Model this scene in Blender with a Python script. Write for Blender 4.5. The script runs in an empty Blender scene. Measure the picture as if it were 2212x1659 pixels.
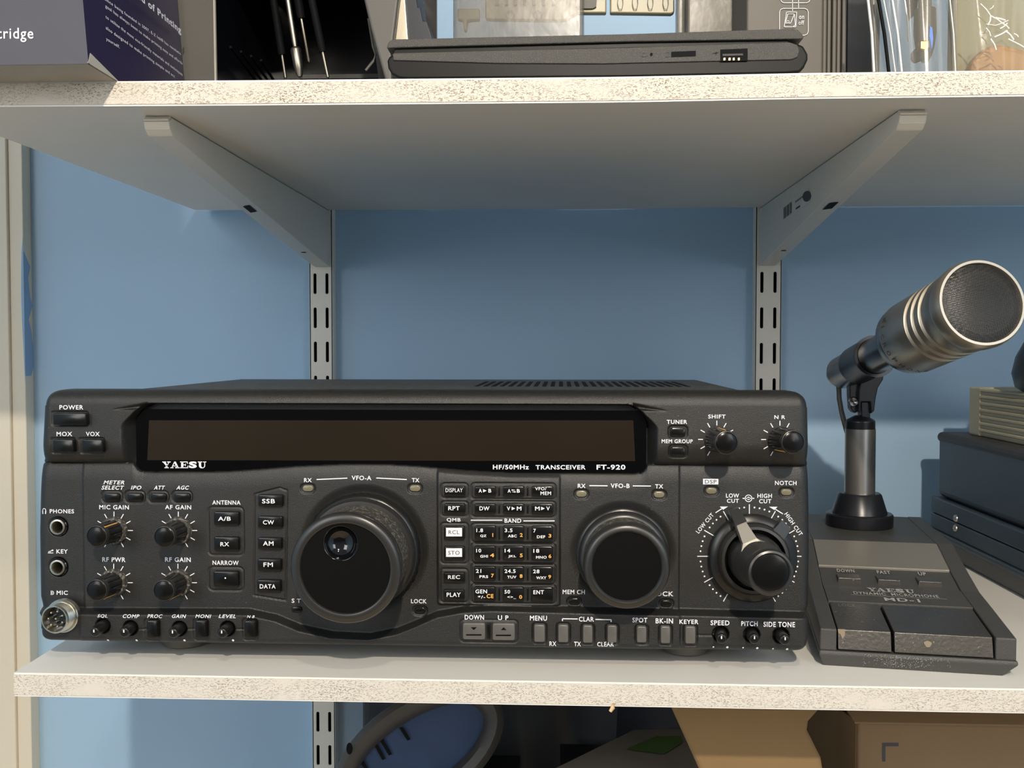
import bpy, math, random
import numpy as np
random.seed(7)
SC = bpy.context.scene
COL = SC.collection
V3 = lambda *a: np.array(a, float)

# ------------------------------------------------------------------ camera
F = 2200.0; PITCH = math.radians(2.0); YAW = math.radians(2.8)
FW = V3(-math.sin(YAW)*math.cos(PITCH), math.cos(YAW)*math.cos(PITCH), -math.sin(PITCH))
RT = V3(math.cos(YAW), math.sin(YAW), 0); DN = np.cross(FW, RT)
def ray(px, py): return FW + (px-1106)/F*RT + (py-829.5)/F*DN
def onY(px, py, Y): r = ray(px, py); return r*Y/r[1]
def onZ(px, py, Z): r = ray(px, py); return r*Z/r[2]
def onX(px, py, X): r = ray(px, py); return r*X/r[0]
cam = bpy.data.objects.new('camera', bpy.data.cameras.new('camera')); COL.objects.link(cam)
cam.data.sensor_width = 36; cam.data.lens = F/2212*36; cam.data.clip_start = .01
cam.rotation_euler = (math.pi/2-PITCH, 0, YAW); SC.camera = cam
SC.view_settings.view_transform = 'Standard'; SC.view_settings.look = 'None'
SC.view_settings.gamma = 1; SC.view_settings.use_curve_mapping = False
SC.view_settings.exposure = 0.0

# ------------------------------------------------------------------ materials
def nd(nt, t, **k):
    n = nt.nodes.new(t)
    for a, b in k.items():
        if a in n.inputs: n.inputs[a].default_value = b
        else: setattr(n, a, b)
    return n
def lk(nt, a, b): nt.links.new(a, b)
def mat(name, c, rough=.5, metal=0, bump=0, bscale=400, speck=None, sscale=900, sthr=.66, mott=0, mscale=20, coat=0, spec=.5, stretch=None):
    m = bpy.data.materials.new(name); m.use_nodes = True; nt = m.node_tree
    b = nt.nodes['Principled BSDF']; b.inputs['Roughness'].default_value = rough; b.inputs['Metallic'].default_value = metal
    b.inputs['Specular IOR Level'].default_value = spec; b.inputs['Coat Weight'].default_value = coat
    b.inputs['Base Color'].default_value = (*c, 1)
    tc = nd(nt, 'ShaderNodeTexCoord'); src = tc.outputs['Object']
    if stretch:
        mp = nd(nt, 'ShaderNodeMapping'); mp.inputs['Scale'].default_value = stretch; lk(nt, src, mp.inputs[0]); src = mp.outputs[0]
    cur = None
    if mott:
        n = nd(nt, 'ShaderNodeTexNoise', Scale=mscale, Detail=5.0); lk(nt, src, n.inputs['Vector'])
        x = nd(nt, 'ShaderNodeMix', data_type='RGBA'); x.inputs[6].default_value = (*[v*(1-mott) for v in c], 1); x.inputs[7].default_value = (*[min(1, v*(1+mott)) for v in c], 1)
        lk(nt, n.outputs[0], x.inputs[0]); cur = x.outputs[2]
    if speck:
        n = nd(nt, 'ShaderNodeTexNoise', Scale=sscale, Detail=2.0); lk(nt, src, n.inputs['Vector'])
        r = nd(nt, 'ShaderNodeMapRange'); r.inputs[1].default_value = sthr; r.inputs[2].default_value = sthr+.06; lk(nt, n.outputs[0], r.inputs[0])
        x = nd(nt, 'ShaderNodeMix', data_type='RGBA'); x.inputs[6].default_value = (*c, 1); x.inputs[7].default_value = (*speck, 1)
        if cur: lk(nt, cur, x.inputs[6])
        lk(nt, r.outputs[0], x.inputs[0]); cur = x.outputs[2]
    if cur: lk(nt, cur, b.inputs['Base Color'])
    if bump:
        n = nd(nt, 'ShaderNodeTexNoise', Scale=bscale, Detail=3.0); lk(nt, src, n.inputs['Vector'])
        bp = nd(nt, 'ShaderNodeBump', Strength=bump, Distance=.0005); lk(nt, n.outputs[0], bp.inputs['Height']); lk(nt, bp.outputs[0], b.inputs['Normal'])
    return m
def film(name, c, alpha, rough=.15):
    m = mat(name, c, rough, bump=.5, bscale=60); nt = m.node_tree; b = nt.nodes['Principled BSDF']
    t = nd(nt, 'ShaderNodeBsdfTransparent'); x = nd(nt, 'ShaderNodeMixShader'); x.inputs[0].default_value = alpha
    lk(nt, t.outputs[0], x.inputs[1]); lk(nt, b.outputs[0], x.inputs[2]); lk(nt, x.outputs[0], nt.nodes['Material Output'].inputs[0])
    return m
def chipboard(name, c, dark, amt, pits=0):
    m = bpy.data.materials.new(name); m.use_nodes = True; nt = m.node_tree; b = nt.nodes['Principled BSDF']; b.inputs['Roughness'].default_value = .8
    tc = nd(nt, 'ShaderNodeTexCoord'); mp = nd(nt, 'ShaderNodeMapping'); mp.inputs['Scale'].default_value = (.40, 1, 1.0); lk(nt, tc.outputs['Object'], mp.inputs[0])
    n1 = nd(nt, 'ShaderNodeTexNoise', Scale=2200.0, Detail=1.5, Distortion=.8); lk(nt, mp.outputs[0], n1.inputs['Vector'])
    r1 = nd(nt, 'ShaderNodeMapRange'); r1.inputs[1].default_value = .58; r1.inputs[2].default_value = .65; lk(nt, n1.outputs[0], r1.inputs[0])
    n2 = nd(nt, 'ShaderNodeTexNoise', Scale=90.0, Detail=2.0); lk(nt, mp.outputs[0], n2.inputs['Vector'])
    r2 = nd(nt, 'ShaderNodeMapRange'); r2.inputs[1].default_value = .3; r2.inputs[2].default_value = .7; lk(nt, n2.outputs[0], r2.inputs[0])
    mu = nd(nt, 'ShaderNodeMath', operation='MULTIPLY'); lk(nt, r1.outputs[0], mu.inputs[0]); lk(nt, r2.outputs[0], mu.inputs[1])
    m2 = nd(nt, 'ShaderNodeMath', operation='MULTIPLY'); m2.inputs[1].default_value = amt; lk(nt, mu.outputs[0], m2.inputs[0])
    x = nd(nt, 'ShaderNodeMix', data_type='RGBA'); x.inputs[6].default_value = (*c, 1); x.inputs[7].default_value = (*dark, 1); lk(nt, m2.outputs[0], x.inputs[0])
    out = x.outputs[2]
    if pits:
        v = nd(nt, 'ShaderNodeTexVoronoi', Scale=120.0); lk(nt, tc.outputs['Object'], v.inputs['Vector'])
        r3 = nd(nt, 'ShaderNodeMapRange'); r3.inputs[1].default_value = .10; r3.inputs[2].default_value = .07; lk(nt, v.outputs['Distance'], r3.inputs[0])
        sx = nd(nt, 'ShaderNodeSeparateColor'); lk(nt, v.outputs['Color'], sx.inputs[0])
        g = nd(nt, 'ShaderNodeMath', operation='GREATER_THAN'); g.inputs[1].default_value = 1-pits; lk(nt, sx.outputs[0], g.inputs[0])
        mm = nd(nt, 'ShaderNodeMath', operation='MULTIPLY'); lk(nt, r3.outputs[0], mm.inputs[0]); lk(nt, g.outputs[0], mm.inputs[1])
        y = nd(nt, 'ShaderNodeMix', data_type='RGBA'); y.inputs[7].default_value = (.16, .07, .035, 1); lk(nt, out, y.inputs[6]); lk(nt, mm.outputs[0], y.inputs[0]); out = y.outputs[2]
    lk(nt, out, b.inputs['Base Color'])
    bp = nd(nt, 'ShaderNodeBump', Strength=.8, Distance=.0007); bp.invert = True; lk(nt, mu.outputs[0], bp.inputs['Height']); lk(nt, bp.outputs[0], b.inputs['Normal'])
    return m
M = dict(
 wall=mat('blue_wall_paint', (.345, .515, .70), .5, bump=.25, bscale=120, mott=.05, mscale=6),
 cream=mat('cream_gloss_paint', (.72, .66, .54), .4, bump=.2, bscale=60),
 bluepaint=mat('blue_paint_smear', (.25, .41, .62), .5),
 core_up=chipboard('chipboard_upper', (.68, .63, .55), (.27, .155, .075), .95),
 core_lo=chipboard('chipboard_lower', (.66, .615, .545), (.25, .165, .09), .45, pits=.10),
 lam=mat('white_laminate', (.80, .78, .73), .45, bump=.06, bscale=80, mott=.03),
 steel=mat('cream_enamel', (.74, .70, .62), .35, bump=.05, bscale=100),
 dark=mat('dark_void', (.006, .0065, .0075), .6, spec=.08),
 panel=mat('textured_black_plastic', (.0112, .0108, .0100), .42, bump=.42, bscale=2600, mott=.16, mscale=30, speck=(.12, .11, .09), sscale=700, sthr=.745, spec=.6),
 case=mat('black_case_paint', (.045, .045, .043), .5, bump=.5, bscale=1500, speck=(.28, .27, .23), sscale=900, sthr=.62),
 key=mat('black_key_plastic', (.007, .007, .007), .2, spec=.38),
 greykey=mat('grey_key_plastic', (.11, .105, .095), .32, spec=.6),
 knob=mat('black_knob_plastic', (.010, .010, .0095), .28, speck=(.08, .07, .055), sscale=900, sthr=.71, spec=.45),
 rim=mat('satin_black_rim', (.020, .019, .018), .33, spec=.7),
 disc=mat('matte_black_disc', (.005, .005, .005), .3, spec=.2, speck=(.10, .10, .09), sscale=420, sthr=.80),
 dusty=mat('dusty_black_plastic', (.045, .042, .036), .6, speck=(.20, .185, .15), sscale=700, sthr=.55, mott=.4, mscale=200),
 cap=mat('smooth_black_cap', (.006, .006, .006), .2, spec=.28),
 gloss=mat('glossy_black', (.004, .004, .005), .06, spec=.7),
 glass=mat('display_glass', (.002, .002, .0025), .08, spec=.3, speck=(.10, .10, .09), sscale=300, sthr=.82),
 lcd=mat('brown_display', (.019, .0135, .008), .16, spec=.45, mott=.25, mscale=14),
 white=mat('white_print', (.80, .80, .84), .6),
 dimw=mat('faded_white_print', (.42, .41, .38), .6),
 orange=mat('orange_print', (.85, .42, .10), .6),
 ink=mat('dark_print', (.06, .06, .08), .6),
 lamp=mat('khaki_lamp_lens', (.19, .17, .11), .28),
 nickel=mat('nickel', (.66, .62, .52), .28, 1, bump=.1, bscale=700),
 chrome=mat('satin_chrome', (.52, .50, .47), .3, .9, bump=.05, bscale=700),
 dchrome=mat('dark_chrome', (.20, .20, .21), .25, 1),
 plated=mat('champagne_metal', (.46, .41, .335), .34, .85),
 mesh=mat('black_mesh', (.012, .012, .012), .5),
 wire=mat('mesh_wire', (.030, .028, .025), .36, .2),
 micbase=mat('charcoal_base_plastic', (.060, .058, .054), .5, bump=.4, bscale=1200, mott=.12, mscale=40, speck=(.3, .29, .25), sscale=500, sthr=.76),
 silver=mat('silver_plate', (.25, .232, .20), .42, .35, bump=.15, bscale=1600),
 mickey=mat('worn_brown_key', (.045, .040, .034), .3, bump=.2, bscale=500, speck=(.3, .26, .2), sscale=600, sthr=.70, mott=.3, mscale=60),
 scuff=mat('white_scuff', (.27, .27, .26), .7), worn=mat('worn_tan', (.24, .19, .12), .7),
 micblack=mat('black_stand_plastic', (.012, .013, .017), .3),
 cable=mat('grey_cable', (.10, .095, .085), .5),
 boxblue=mat('blue_grey_steel', (.042, .060, .078), .42, bump=.12, bscale=300, mott=.1, mscale=20),
 boxgrey=mat('grey_plastic_plinth', (.11, .11, .115), .5, bump=.2, bscale=400),
 boxlid=mat('dusty_black_lid', (.045, .043, .040), .5, mott=.3, mscale=60),
 beige=mat('beige_plastic', (.50, .45, .31), .45),
 navy=mat('navy_carton', (.024, .018, .058), .38, bump=.2, bscale=60, mott=.15, mscale=40),
 navyfront=mat('violet_grey_carton', (.042, .039, .054), .4, bump=.2, bscale=40, mott=.25, mscale=25),
 card=mat('bare_card', (.42, .39, .34), .7, mott=.15, mscale=60),
 greyflap=mat('grey_plastic_sheet', (.082, .077, .067), .45, bump=.2, bscale=60, mott=.06),
 blackpl=mat('black_tray_plastic', (.005, .006, .009), .25, spec=.25),
 toolsteel=mat('tool_steel', (.35, .32, .26), .35, 1),
 lap=mat('speckled_grey_plastic', (.058, .054, .048), .5, bump=.7, bscale=2200, speck=(.14, .133, .12), sscale=2200, sthr=.60),
 lapdark=mat('laptop_black', (.004, .004, .004), .4, spec=.2),
 gold=mat('gold_contact', (.75, .52, .22), .3, 1),
 tray=mat('yellowed_clear_tray', (.27, .235, .13), .35, mott=.2, mscale=60),
 pack=mat('grey_brown_printed_box', (.112, .100, .082), .5, bump=.2, bscale=50, mott=.08, mscale=30),
 film=film('clear_film', (.30, .285, .25), .26), film2=film('hazy_film', (.19, .175, .145), .58, .25), film3=film('dusk_film', (.10, .11, .12), .55, .3),
 bagdark=mat('navy_bag', (.018, .022, .034), .5), bulb=mat('pale_sleeve', (.26, .24, .21), .3), bluep=mat('blue_tab', (.12, .24, .62), .4),
 paper=mat('pale_yellow_card', (.36, .33, .21), .6, mott=.1, mscale=20), peach=mat('orange_contents', (.50, .28, .11), .5, mott=.25, mscale=60),
 glint=mat('painted_glint', (.95, .93, .85), .2), kraft=mat('kraft_paper', (.25, .155, .065), .7, mott=.12, mscale=20, bump=.2, bscale=40),
 carton=mat('brown_cardboard', (.25, .165, .09), .75, mott=.08, mscale=30), green=mat('dark_green_label', (.05, .10, .02), .6),
 sheet=mat('grey_white_panel', (.15, .14, .127), .6), band=mat('taupe_plastic', (.05, .046, .042), .5), bluewin=mat('blue_fabric', (.022, .05, .12), .6, mott=.25, mscale=60),
 wood=mat('wood_chip', (.70, .50, .28), .7), rubber=mat('brown_foot', (.14, .125, .10), .5))

# ------------------------------------------------------------------ mesh builder
class MB:
    def __init__(s): s.v = []; s.f = []; s.m = []; s.mats = []
    def mi(s, m):
        if m not in s.mats: s.mats.append(m)
        return s.mats.index(m)
    def add(s, vs, fs, m):
        k = len(s.v); i = s.mi(m); s.v.extend([tuple(map(float, p)) for p in vs])
        for f in fs: s.f.append([a+k for a in f]); s.m.append(i)
    def box(s, a, b, m):
        x0, y0, z0 = a; x1, y1, z1 = b
        s.add([(x0,y0,z0),(x1,y0,z0),(x1,y1,z0),(x0,y1,z0),(x0,y0,z1),(x1,y0,z1),(x1,y1,z1),(x0,y1,z1)],
              [(0,3,2,1),(4,5,6,7),(0,1,5,4),(1,2,6,5),(2,3,7,6),(3,0,4,7)], m)
    def hexa(s, P, m):   # 8 points: front quad then back quad
        s.add(P, [(0,1,2,3),(7,6,5,4),(0,4,5,1),(1,5,6,2),(2,6,7,3),(3,7,4,0)], m)
    def prism(s, poly, d, m):   # poly of 3D points, extruded by vector d
        n = len(poly); P = [np.array(p) for p in poly]; d = np.array(d, float)
        s.add(P+[p+d for p in P], [list(range(n)), list(range(2*n-1, n-1, -1))]+[(i, i+n, (i+1) % n+n, (i+1) % n) for i in range(n)], m)
    def rings(s, R, m, cap0=True, cap1=True):
        n = len(R[0]); vs = [p for r in R for p in r]; fs = []
        for k in range(len(R)-1):
            for i in range(n): j = (i+1) % n; fs.append((k*n+i, k*n+j, (k+1)*n+j, (k+1)*n+i))
        if cap0: fs.append(list(range(n))[::-1])
        if cap1: fs.append([(len(R)-1)*n+i for i in range(n)])
        s.add(vs, fs, m)
    def lathe(s, B, A, prof, m, seg=48, rmod=None, cap0=False, cap1=True):
        A = np.array(A, float); A /= np.linalg.norm(A); U = np.cross(A, V3(0, 0, 1) if abs(A[2]) < .9 else V3(1, 0, 0)); U /= np.linalg.norm(U); W = np.cross(U, A)
        R = []
        for k, (r, t) in enumerate(prof):
            R.append([B+A*t+(r*(rmod(2*math.pi*i/seg, k) if rmod else 1))*(math.cos(2*math.pi*i/seg)*U+math.sin(2*math.pi*i/seg)*W) for i in range(seg)])
        s.rings(R, m, cap0, cap1)
    def tube(s, pts, r, m, seg=10):
        P = [np.array(p, float) for p in pts]; R = []
        for i, p in enumerate(P):
            t = P[min(i+1, len(P)-1)]-P[max(i-1, 0)]; t /= np.linalg.norm(t); u = np.cross(t, V3(.3, .2, .93)); u /= np.linalg.norm(u); w = np.cross(t, u)
            rr = r[i] if isinstance(r, (list, tuple)) else r
            R.append([p+rr*(math.cos(a)*u+math.sin(a)*w) for a in [2*math.pi*k/seg for k in range(seg)]])
        s.rings(R, m)
    def build(s, name, parent=None, smooth=None, bevel=0, origin=None):
        me = bpy.data.meshes.new(name)
        if parent is not None:
            o = V3(*parent.get('_o', (0, 0, 0)))
        else: o = V3(*origin) if origin is not None else V3(0, 0, 0)
        me.from_pydata([tuple(np.array(v)-o) for v in s.v], [], s.f)
        for m in s.mats: me.materials.append(m)
        me.polygons.foreach_set('material_index', s.m)
        if smooth is not None:
            me.polygons.foreach_set('use_smooth', [True]*len(s.f)); me.update()
            try: me.set_sharp_from_angle(angle=math.radians(smooth))
            except Exception: pass
        me.validate(); ob = bpy.data.objects.new(name, me); COL.objects.link(ob)
        if parent is not None: ob.parent = parent; ob['_o'] = tuple(o)
        else: ob.location = o; ob['_o'] = tuple(o)
        if bevel:
            bv = ob.modifiers.new('bevel', 'BEVEL'); bv.width = bevel; bv.segments = 3; bv.limit_method = 'ANGLE'; bv.angle_limit = math.radians(35)
            bv.harden_normals = False
        return ob
def thing(name, label, cat, loc, group=None):
    o = bpy.data.objects.new(name, None); COL.objects.link(o); o.location = loc; o.empty_display_size = .02
    o['label'] = label; o['category'] = cat; o['_o'] = tuple(float(v) for v in loc)
    if group: o['group'] = group
    return o
def tag(o, label, cat, group=None):
    o['label'] = label; o['category'] = cat
    if group: o['group'] = group
    return o
def struct(o): o['kind'] = 'structure'; return o

# text geometry from the built-in font
TX = {}
def tgeo(s, bold=.022, shear=0):
    k = (s, bold, shear)
    if k in TX: return TX[k]
    c = bpy.data.curves.new('t', 'FONT'); c.body = s; c.size = 1; c.offset = bold; c.space_character = 1.12; c.resolution_u = 3; c.fill_mode = 'FRONT' if hasattr(c, 'fill_mode') else 'FRONT'
    o = bpy.data.objects.new('t', c); COL.objects.link(o); bpy.context.view_layer.update()
    me = o.evaluated_get(bpy.context.evaluated_depsgraph_get()).to_mesh()
    v = np.array([(p.co.x, p.co.y) for p in me.vertices]); f = [tuple(p.vertices) for p in me.polygons]
    o.evaluated_get(bpy.context.evaluated_depsgraph_get()).to_mesh_clear(); bpy.data.objects.remove(o); bpy.data.curves.remove(c)
    v[:, 0] += shear*v[:, 1]
    mn, mx = v.min(0), v.max(0); v = (v-mn)/np.maximum(mx-mn, 1e-6); TX[k] = (v, f); return TX[k]
def put(mb, s, O, U, W, m, bold=.022, shear=0, geo=None):
    v, f = geo or tgeo(s, bold, shear); O, U, W = map(np.array, (O, U, W))
    mb.add([O+a*U+b*W for a, b in v], f, m)

# slab-serif maker's name
def yaesu():
    P = []
    def R(x0, y0, x1, y1, o): P.append([(o+x0, y0), (o+x1, y0), (o+x1, y1), (o+x0, y1)])
    def Q(o, *p): P.append([(o+a, b) for a, b in p])
    o = 0; R(0,6.1,4.6,7,o); R(5.8,6.1,10,7,o); Q(o,(.8,6.2),(3.8,6.2),(6.4,3),(6.4,2.2),(4,2.2),(4,2.9)); Q(o,(7.4,6.2),(8.5,6.2),(6.2,2.6),(5.6,3)); R(3.9,.5,6.4,3,o); R(2.6,0,7.8,.9,o)
    o = 9.6; Q(o,(1.2,.5),(2.3,.5),(5.4,6.4),(4.6,7)); Q(o,(4.3,7),(6.4,7),(10,.5),(7,.5)); R(3,1.9,7.6,2.8,o); R(0,0,3.9,.9,o); R(5.8,0,11,.9,o)
    o = 21.2; R(1.2,.5,3.9,6.5,o); R(0,6.1,9.2,7,o); R(8.3,4.5,9.2,6.5,o); R(0,0,9.6,.9,o); R(8.7,.5,9.6,2.6,o); R(3.6,3.1,6.4,3.9,o); R(6,2.2,6.8,4.8,o)
    o = 42.4; R(1.2,2.6,3.9,6.5,o); R(0,6.1,5.2,7,o); R(7.6,2.6,8.7,6.5,o); R(6.2,6.1,10,7,o)
    for k in range(10):
        a0, a1 = math.pi+math.pi*k/10, math.pi+math.pi*(k+1)/10
        P.append([(o+4.95+3.75*math.cos(a0), 2.6+2.8*math.sin(a0)), (o+4.95+3.75*math.cos(a1), 2.6+2.8*math.sin(a1)), (o+5.75+1.85*math.cos(a1), 2.6+1.8*math.sin(a1)), (o+5.75+1.85*math.cos(a0), 2.6+1.8*math.sin(a0))])
    v = []; f = []
    for p in P: f.append(tuple(range(len(v), len(v)+len(p)))); v += p
    sv, sf = tgeo('S', .05, 0); k = len(v); v += [(31.6+a*9.6, b*7.1) for a, b in sv]; f += [tuple(i+k for i in q) for q in sf]
    v = np.array(v)/np.array([52.4, 7.0]); return v, f

# ------------------------------------------------------------------ the setting
WY = .935; ZS = -.171; ZU = .1375
wl = MB(); wl.box((-1.3, WY, -1.3), (1.4, WY+.05, 1.2), M['wall']); struct(wl.build('wall_back'))
wl = MB(); wl.box((-1.35, -1.6, -1.3), (-1.3, WY+.05, 1.2), M['wall']); struct(wl.build('wall_left'))
wl = MB(); wl.box((1.4, -1.6, -1.3), (1.45, WY+.05, 1.2), M['wall']); struct(wl.build('wall_right'))
wl = MB(); wl.box((-1.35, -1.6, -1.35), (1.45, WY+.05, -1.3), M['wood']); struct(wl.build('floor'))
t1 = MB(); t1.box((-.5095, .920, -.9), (-.4963, WY, .95), M['cream']); b = MB()
struct(t1.build('trim_1', bevel=.0008))
t2 = MB(); t2.box((-.62, .9165, -.9), (-.5095, WY, .95), M['cream']); struct(t2.build('trim_2', bevel=.001))
sm = MB()   # blue paint brushed onto the casing's edge
def smear(face):
    zs_ = [onY(60, y, .925)[2] for y in (512, 545, 590, 640, 700, 760, 800, 830)]
    if face == 0:
        w_ = [.0002, .0016, .0023, .0026, .0022, .0012, .0008, .0001]
        L = [(-.4963-w, .9198, z) for w, z in zip(w_, zs_)]+[(-.4963, .9198, z) for z in reversed(zs_)]
        sm.add(L, [list(range(len(L)))], M['bluepaint'])
    else:
        zz = [onY(62, y, .925)[2] for y in (545, 575, 600, 640, 660, 690, 715, 760, 795, 812)]
        w_ = [.001, .0115, .0075, .0105, .0145, .0070, .0118, .0148, .0146, .010]
        L = [(-.4961, .920, z) for z in zz]+[(-.4961, .920+w, z) for w, z in reversed(list(zip(w_, zz)))]
        sm.add(L, [list(range(len(L)))], M['bluepaint'])
smear(0); smear(1); sp = sm.build('trim_3'); struct(sp)

def shelf(name, label, x0, x1, y0, y1, zb, th, core, x0b=None):
    t = thing(name, label, 'shelf', ((x0+x1)/2, (y0+y1)/2, zb(0)), 'white chipboard shelves')
    xs = sorted(set([x0]+[x for x in np.arange(-.28, x1, .02) if x > x0+.02]+[x1])); lam = .0009
    for nm, a, b_, m in (('top_laminate', th-lam, th, M['lam']), ('chipboard_core', lam, th-lam, core), ('bottom_laminate', 0, lam, M['lam'])):
        mb = MB(); R = []; off = 0 if nm == 'chipboard_core' else .0005
        for i, x in enumerate(xs):
            xf = x; xb = x+(x0b-x0 if (i == 0 and x0b) else 0); z = zb(x)
            R.append([(xf, y0+off, z+a), (xf, y0+off, z+b_), (xb, y1, z+b_), (xb, y1, z+a)])
        mb.rings(R, m); mb.build(nm, t)
    return t
upz = lambda x: float(np.interp(x, [-.335, -.156, .03, .12, .4], [.1257, .1247, .1240, .1247, .1247]))
shelf('shelf_board', 'upper white shelf with speckled raw chipboard front edge, above the radio', -.333, .70, .520, .915, upz, .0128, M['core_up'])
shelf('shelf_board', 'lower white shelf with pitted chipboard edge, carrying the radio and desk microphone', -.2885, .70, .518, .915, lambda x: -.1836, .0126, M['core_lo'], -.3)
shelf('shelf_board', 'bottom shelf below the frame carrying boxes and bags', -.32, .70, .518, .915, lambda x: -.470, .0126, M['core_lo'])

def standard(x0, x1, ztop_slot, pitch, sp, label):
    t = MB(); y = .921; N = 12; w = .0029/2; L = .0188
    xc = (x0+x1)/2; st = M['steel']
    k0 = int((ztop_slot+.60)/pitch); 
    for k in range(-12, k0+1):
        zt = ztop_slot-k*pitch; gap = (pitch-L)/2; z1 = zt+gap; z0 = z1-pitch
        for s in (-1, 1):
            a, b_ = (x0, xc) if s < 0 else (xc, x1); cx = xc+s*sp/2; cz = zt-L/2
            inner = [(cx+w*math.cos(q), cz+(L/2-w)*(1 if math.sin(q) >= 0 else -1)+w*math.sin(q)) for q in [2*math.pi*(i+.5)/16 for i in range(16)]]
            outer = []
            for (ix, iz) in inner:
                dx, dz = ix-cx, (iz-cz)/6; dd = max(abs(dx)/1, abs(dz)/1, 1e-9)
                outer.append((np.clip(cx+(dx/dd)*1, a, b_), np.clip(cz+(dz/dd)*1, z0, z1)))
            n = 16; vs = [(p[0], y, p[1]) for p in inner]+[(p[0], y, p[1]) for p in outer]+[(p[0], y+.0015, p[1]) for p in inner]
            fs = [(i, (i+1) % n, (i+1) % n+n, i+n) for i in range(n)]+[(i, i+2*n, (i+1) % n+2*n, (i+1) % n) for i in range(n)]
            t.add(vs, fs, st)
            # corner fills between clipped outer points
            cs = [(b_, z1), (a, z1), (a, z0), (b_, z0)]
            for i in range(n):
                p, q = outer[i], outer[(i+1) % n]
                if abs(p[0]-q[0]) > 1e-6 and abs(p[1]-q[1]) > 1e-6:
                    c = min(cs, key=lambda c: abs(c[0]-p[0])+abs(c[1]-p[1])+abs(c[0]-q[0])+abs(c[1]-q[1]))
                    t.add([(p[0], y, p[1]), (q[0], y, q[1]), (c[0], y, c[1])], [(0, 1, 2)], st)
    zt = ztop_slot+12*pitch+(pitch-L)/2; zb_ = ztop_slot-k0*pitch+(pitch-L)/2-pitch
    for x, d in ((x0, .0012), (x1, -.0012)):
        t.box((min(x, x+d), y, zb_), (max(x, x+d), WY-.0002, zt), st)
    t.box((x0+.0015, WY-.004, zb_), (x1-.0015, WY-.0004, zt), M['dark'])
    return tag(t.build('wall_standard', bevel=.0002, origin=(xc, y, zb_)), label, 'shelf standard', 'slotted wall standards')
standard(-.2300, -.2088, onY(690, 590.4, .921)[2], .0311, .0110, 'cream slotted metal wall standard on the left, behind the display end of the radio')
standard(.1725, .1956, onY(1640, 587, .921)[2], .0317, .0116, 'cream slotted metal wall standard on the right, near the microphone')

def bracket(xa, xb, zt, yn, label, hn=.0075, hw=.0505, sticker=False, slots=True):
    t = thing('shelf_bracket', label, 'bracket', ((xa+xb)/2, .92, zt), 'shelf brackets')
    th = .0012; yw = .9205; m = M['steel']
    P = lambda x: [(x, yn+.004, zt), (x, yw, zt), (x, yw, zt-hw), (x, yw-.010, zt-hw+.0005), (x, yn+.006, zt-hn-.002), (x, yn+.0015, zt-hn+.001), (x, yn, zt-.003)]
    mb = MB()
    for x in (xa, xb-th): mb.prism(P(x), (th, 0, 0), m)
    low = P(xa)[2:]+[P(xa)[0]]
    for i in range(len(low)-1):
        a, b_ = np.array(low[i]), np.array(low[i+1]); dx = V3(xb-xa, 0, 0); n = np.cross(b_-a, dx); n /= np.linalg.norm(n); n = n if n[2] > 0 or (abs(n[2]) < .3 and n[1] > 0) else -n
        mb.hexa([a, a+dx, b_+dx, b_, a+n*th, a+dx+n*th, b_+dx+n*th, b_+n*th], m)
    ob = mb.build('bracket_arm', t, bevel=.0008)
    if slots:
        A, B = np.array(low[1]), np.array(low[2]); d = B-A; nn = np.cross(d, V3(1, 0, 0)); nn /= np.linalg.norm(nn); nn = nn if nn[2] < 0 else -nn
        s = MB(); xm = (xa+xb)/2; f = .565
        c = A+d*f+nn*.0003; u = d/np.linalg.norm(d)*.0105
        s.add([c+V3(xm-xa-.0028, 0, 0)-u, c+V3(xm-xa+.0028, 0, 0)-u*.7, c+V3(xm-xa+.0028, 0, 0)+u, c+V3(xm-xa-.0028, 0, 0)+u*.7], [(0, 1, 2, 3)], M['dark'])
        s.build('arm_slot', t); s = MB()
        c = A+d*.16+nn*.0003; u = u*.13
        s.add([c+V3(xm-xa-.002, 0, 0)-u, c+V3(xm-xa+.002, 0, 0)-u, c+V3(xm-xa+.002, 0, 0)+u, c+V3(xm-xa-.002, 0, 0)+u], [(0, 1, 2, 3)], M['dark'])
        s.build('arm_slot', t)
    if sticker:
        s = MB(); X = xa-.0002
        q = lambda px, py: onX(px, py, X)
        s.add([q(1686, 446), q(1746, 404), q(1750, 436), q(1690, 479)], [(0, 1, 2, 3)], M['steel'])
        X = xa-.0004
        for i in range(9):
            x = 1692.5+i*2.1; y = 449-i*1.65; w = (.9, 1.4, .7)[i % 3]; s.add([q(x, y), q(x+w, y-.6), q(x+w, y+24), q(x, y+24.6)], [(0, 1, 2, 3)], M['ink'])
        s.add([q(1742.5+8.5*math.cos(a)+2*math.sin(a)*-1, 424-11*math.sin(a)-4*math.cos(a)) for a in np.linspace(0, 2*math.pi, 20, endpoint=False)], [list(range(20))], M['ink'])
        for (a, b_, c, d2) in ((1718, 434, 1735, 422), (1719, 449, 1728, 443)):
            for i in range(6):
                x = a+(c-a)*i/6; y = b_+(d2-b_)*i/6; s.add([q(x, y), q(x+1.6, y-1), q(x+1.6, y+3), q(x, y+4)], [(0, 1, 2, 3)], M['ink'])
        s.build('sticker', t)['label'] = 'small barcode sticker with dark oval'
    return t
bracket(-.2245, -.2105, .1246, .5405, 'cream tapered steel bracket under the upper shelf, left one')
bracket(.1755, .1895, .1243, .5440, 'cream tapered steel bracket with barcode sticker under the upper shelf, right one', sticker=True)
bracket(-.2245, -.2105, -.1838, .64, 'steel bracket under the lower shelf, left one', hw=.04, slots=False)
bracket(.1755, .1895, -.1838, .64, 'steel bracket under the lower shelf, right one', hw=.04, slots=False)
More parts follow.
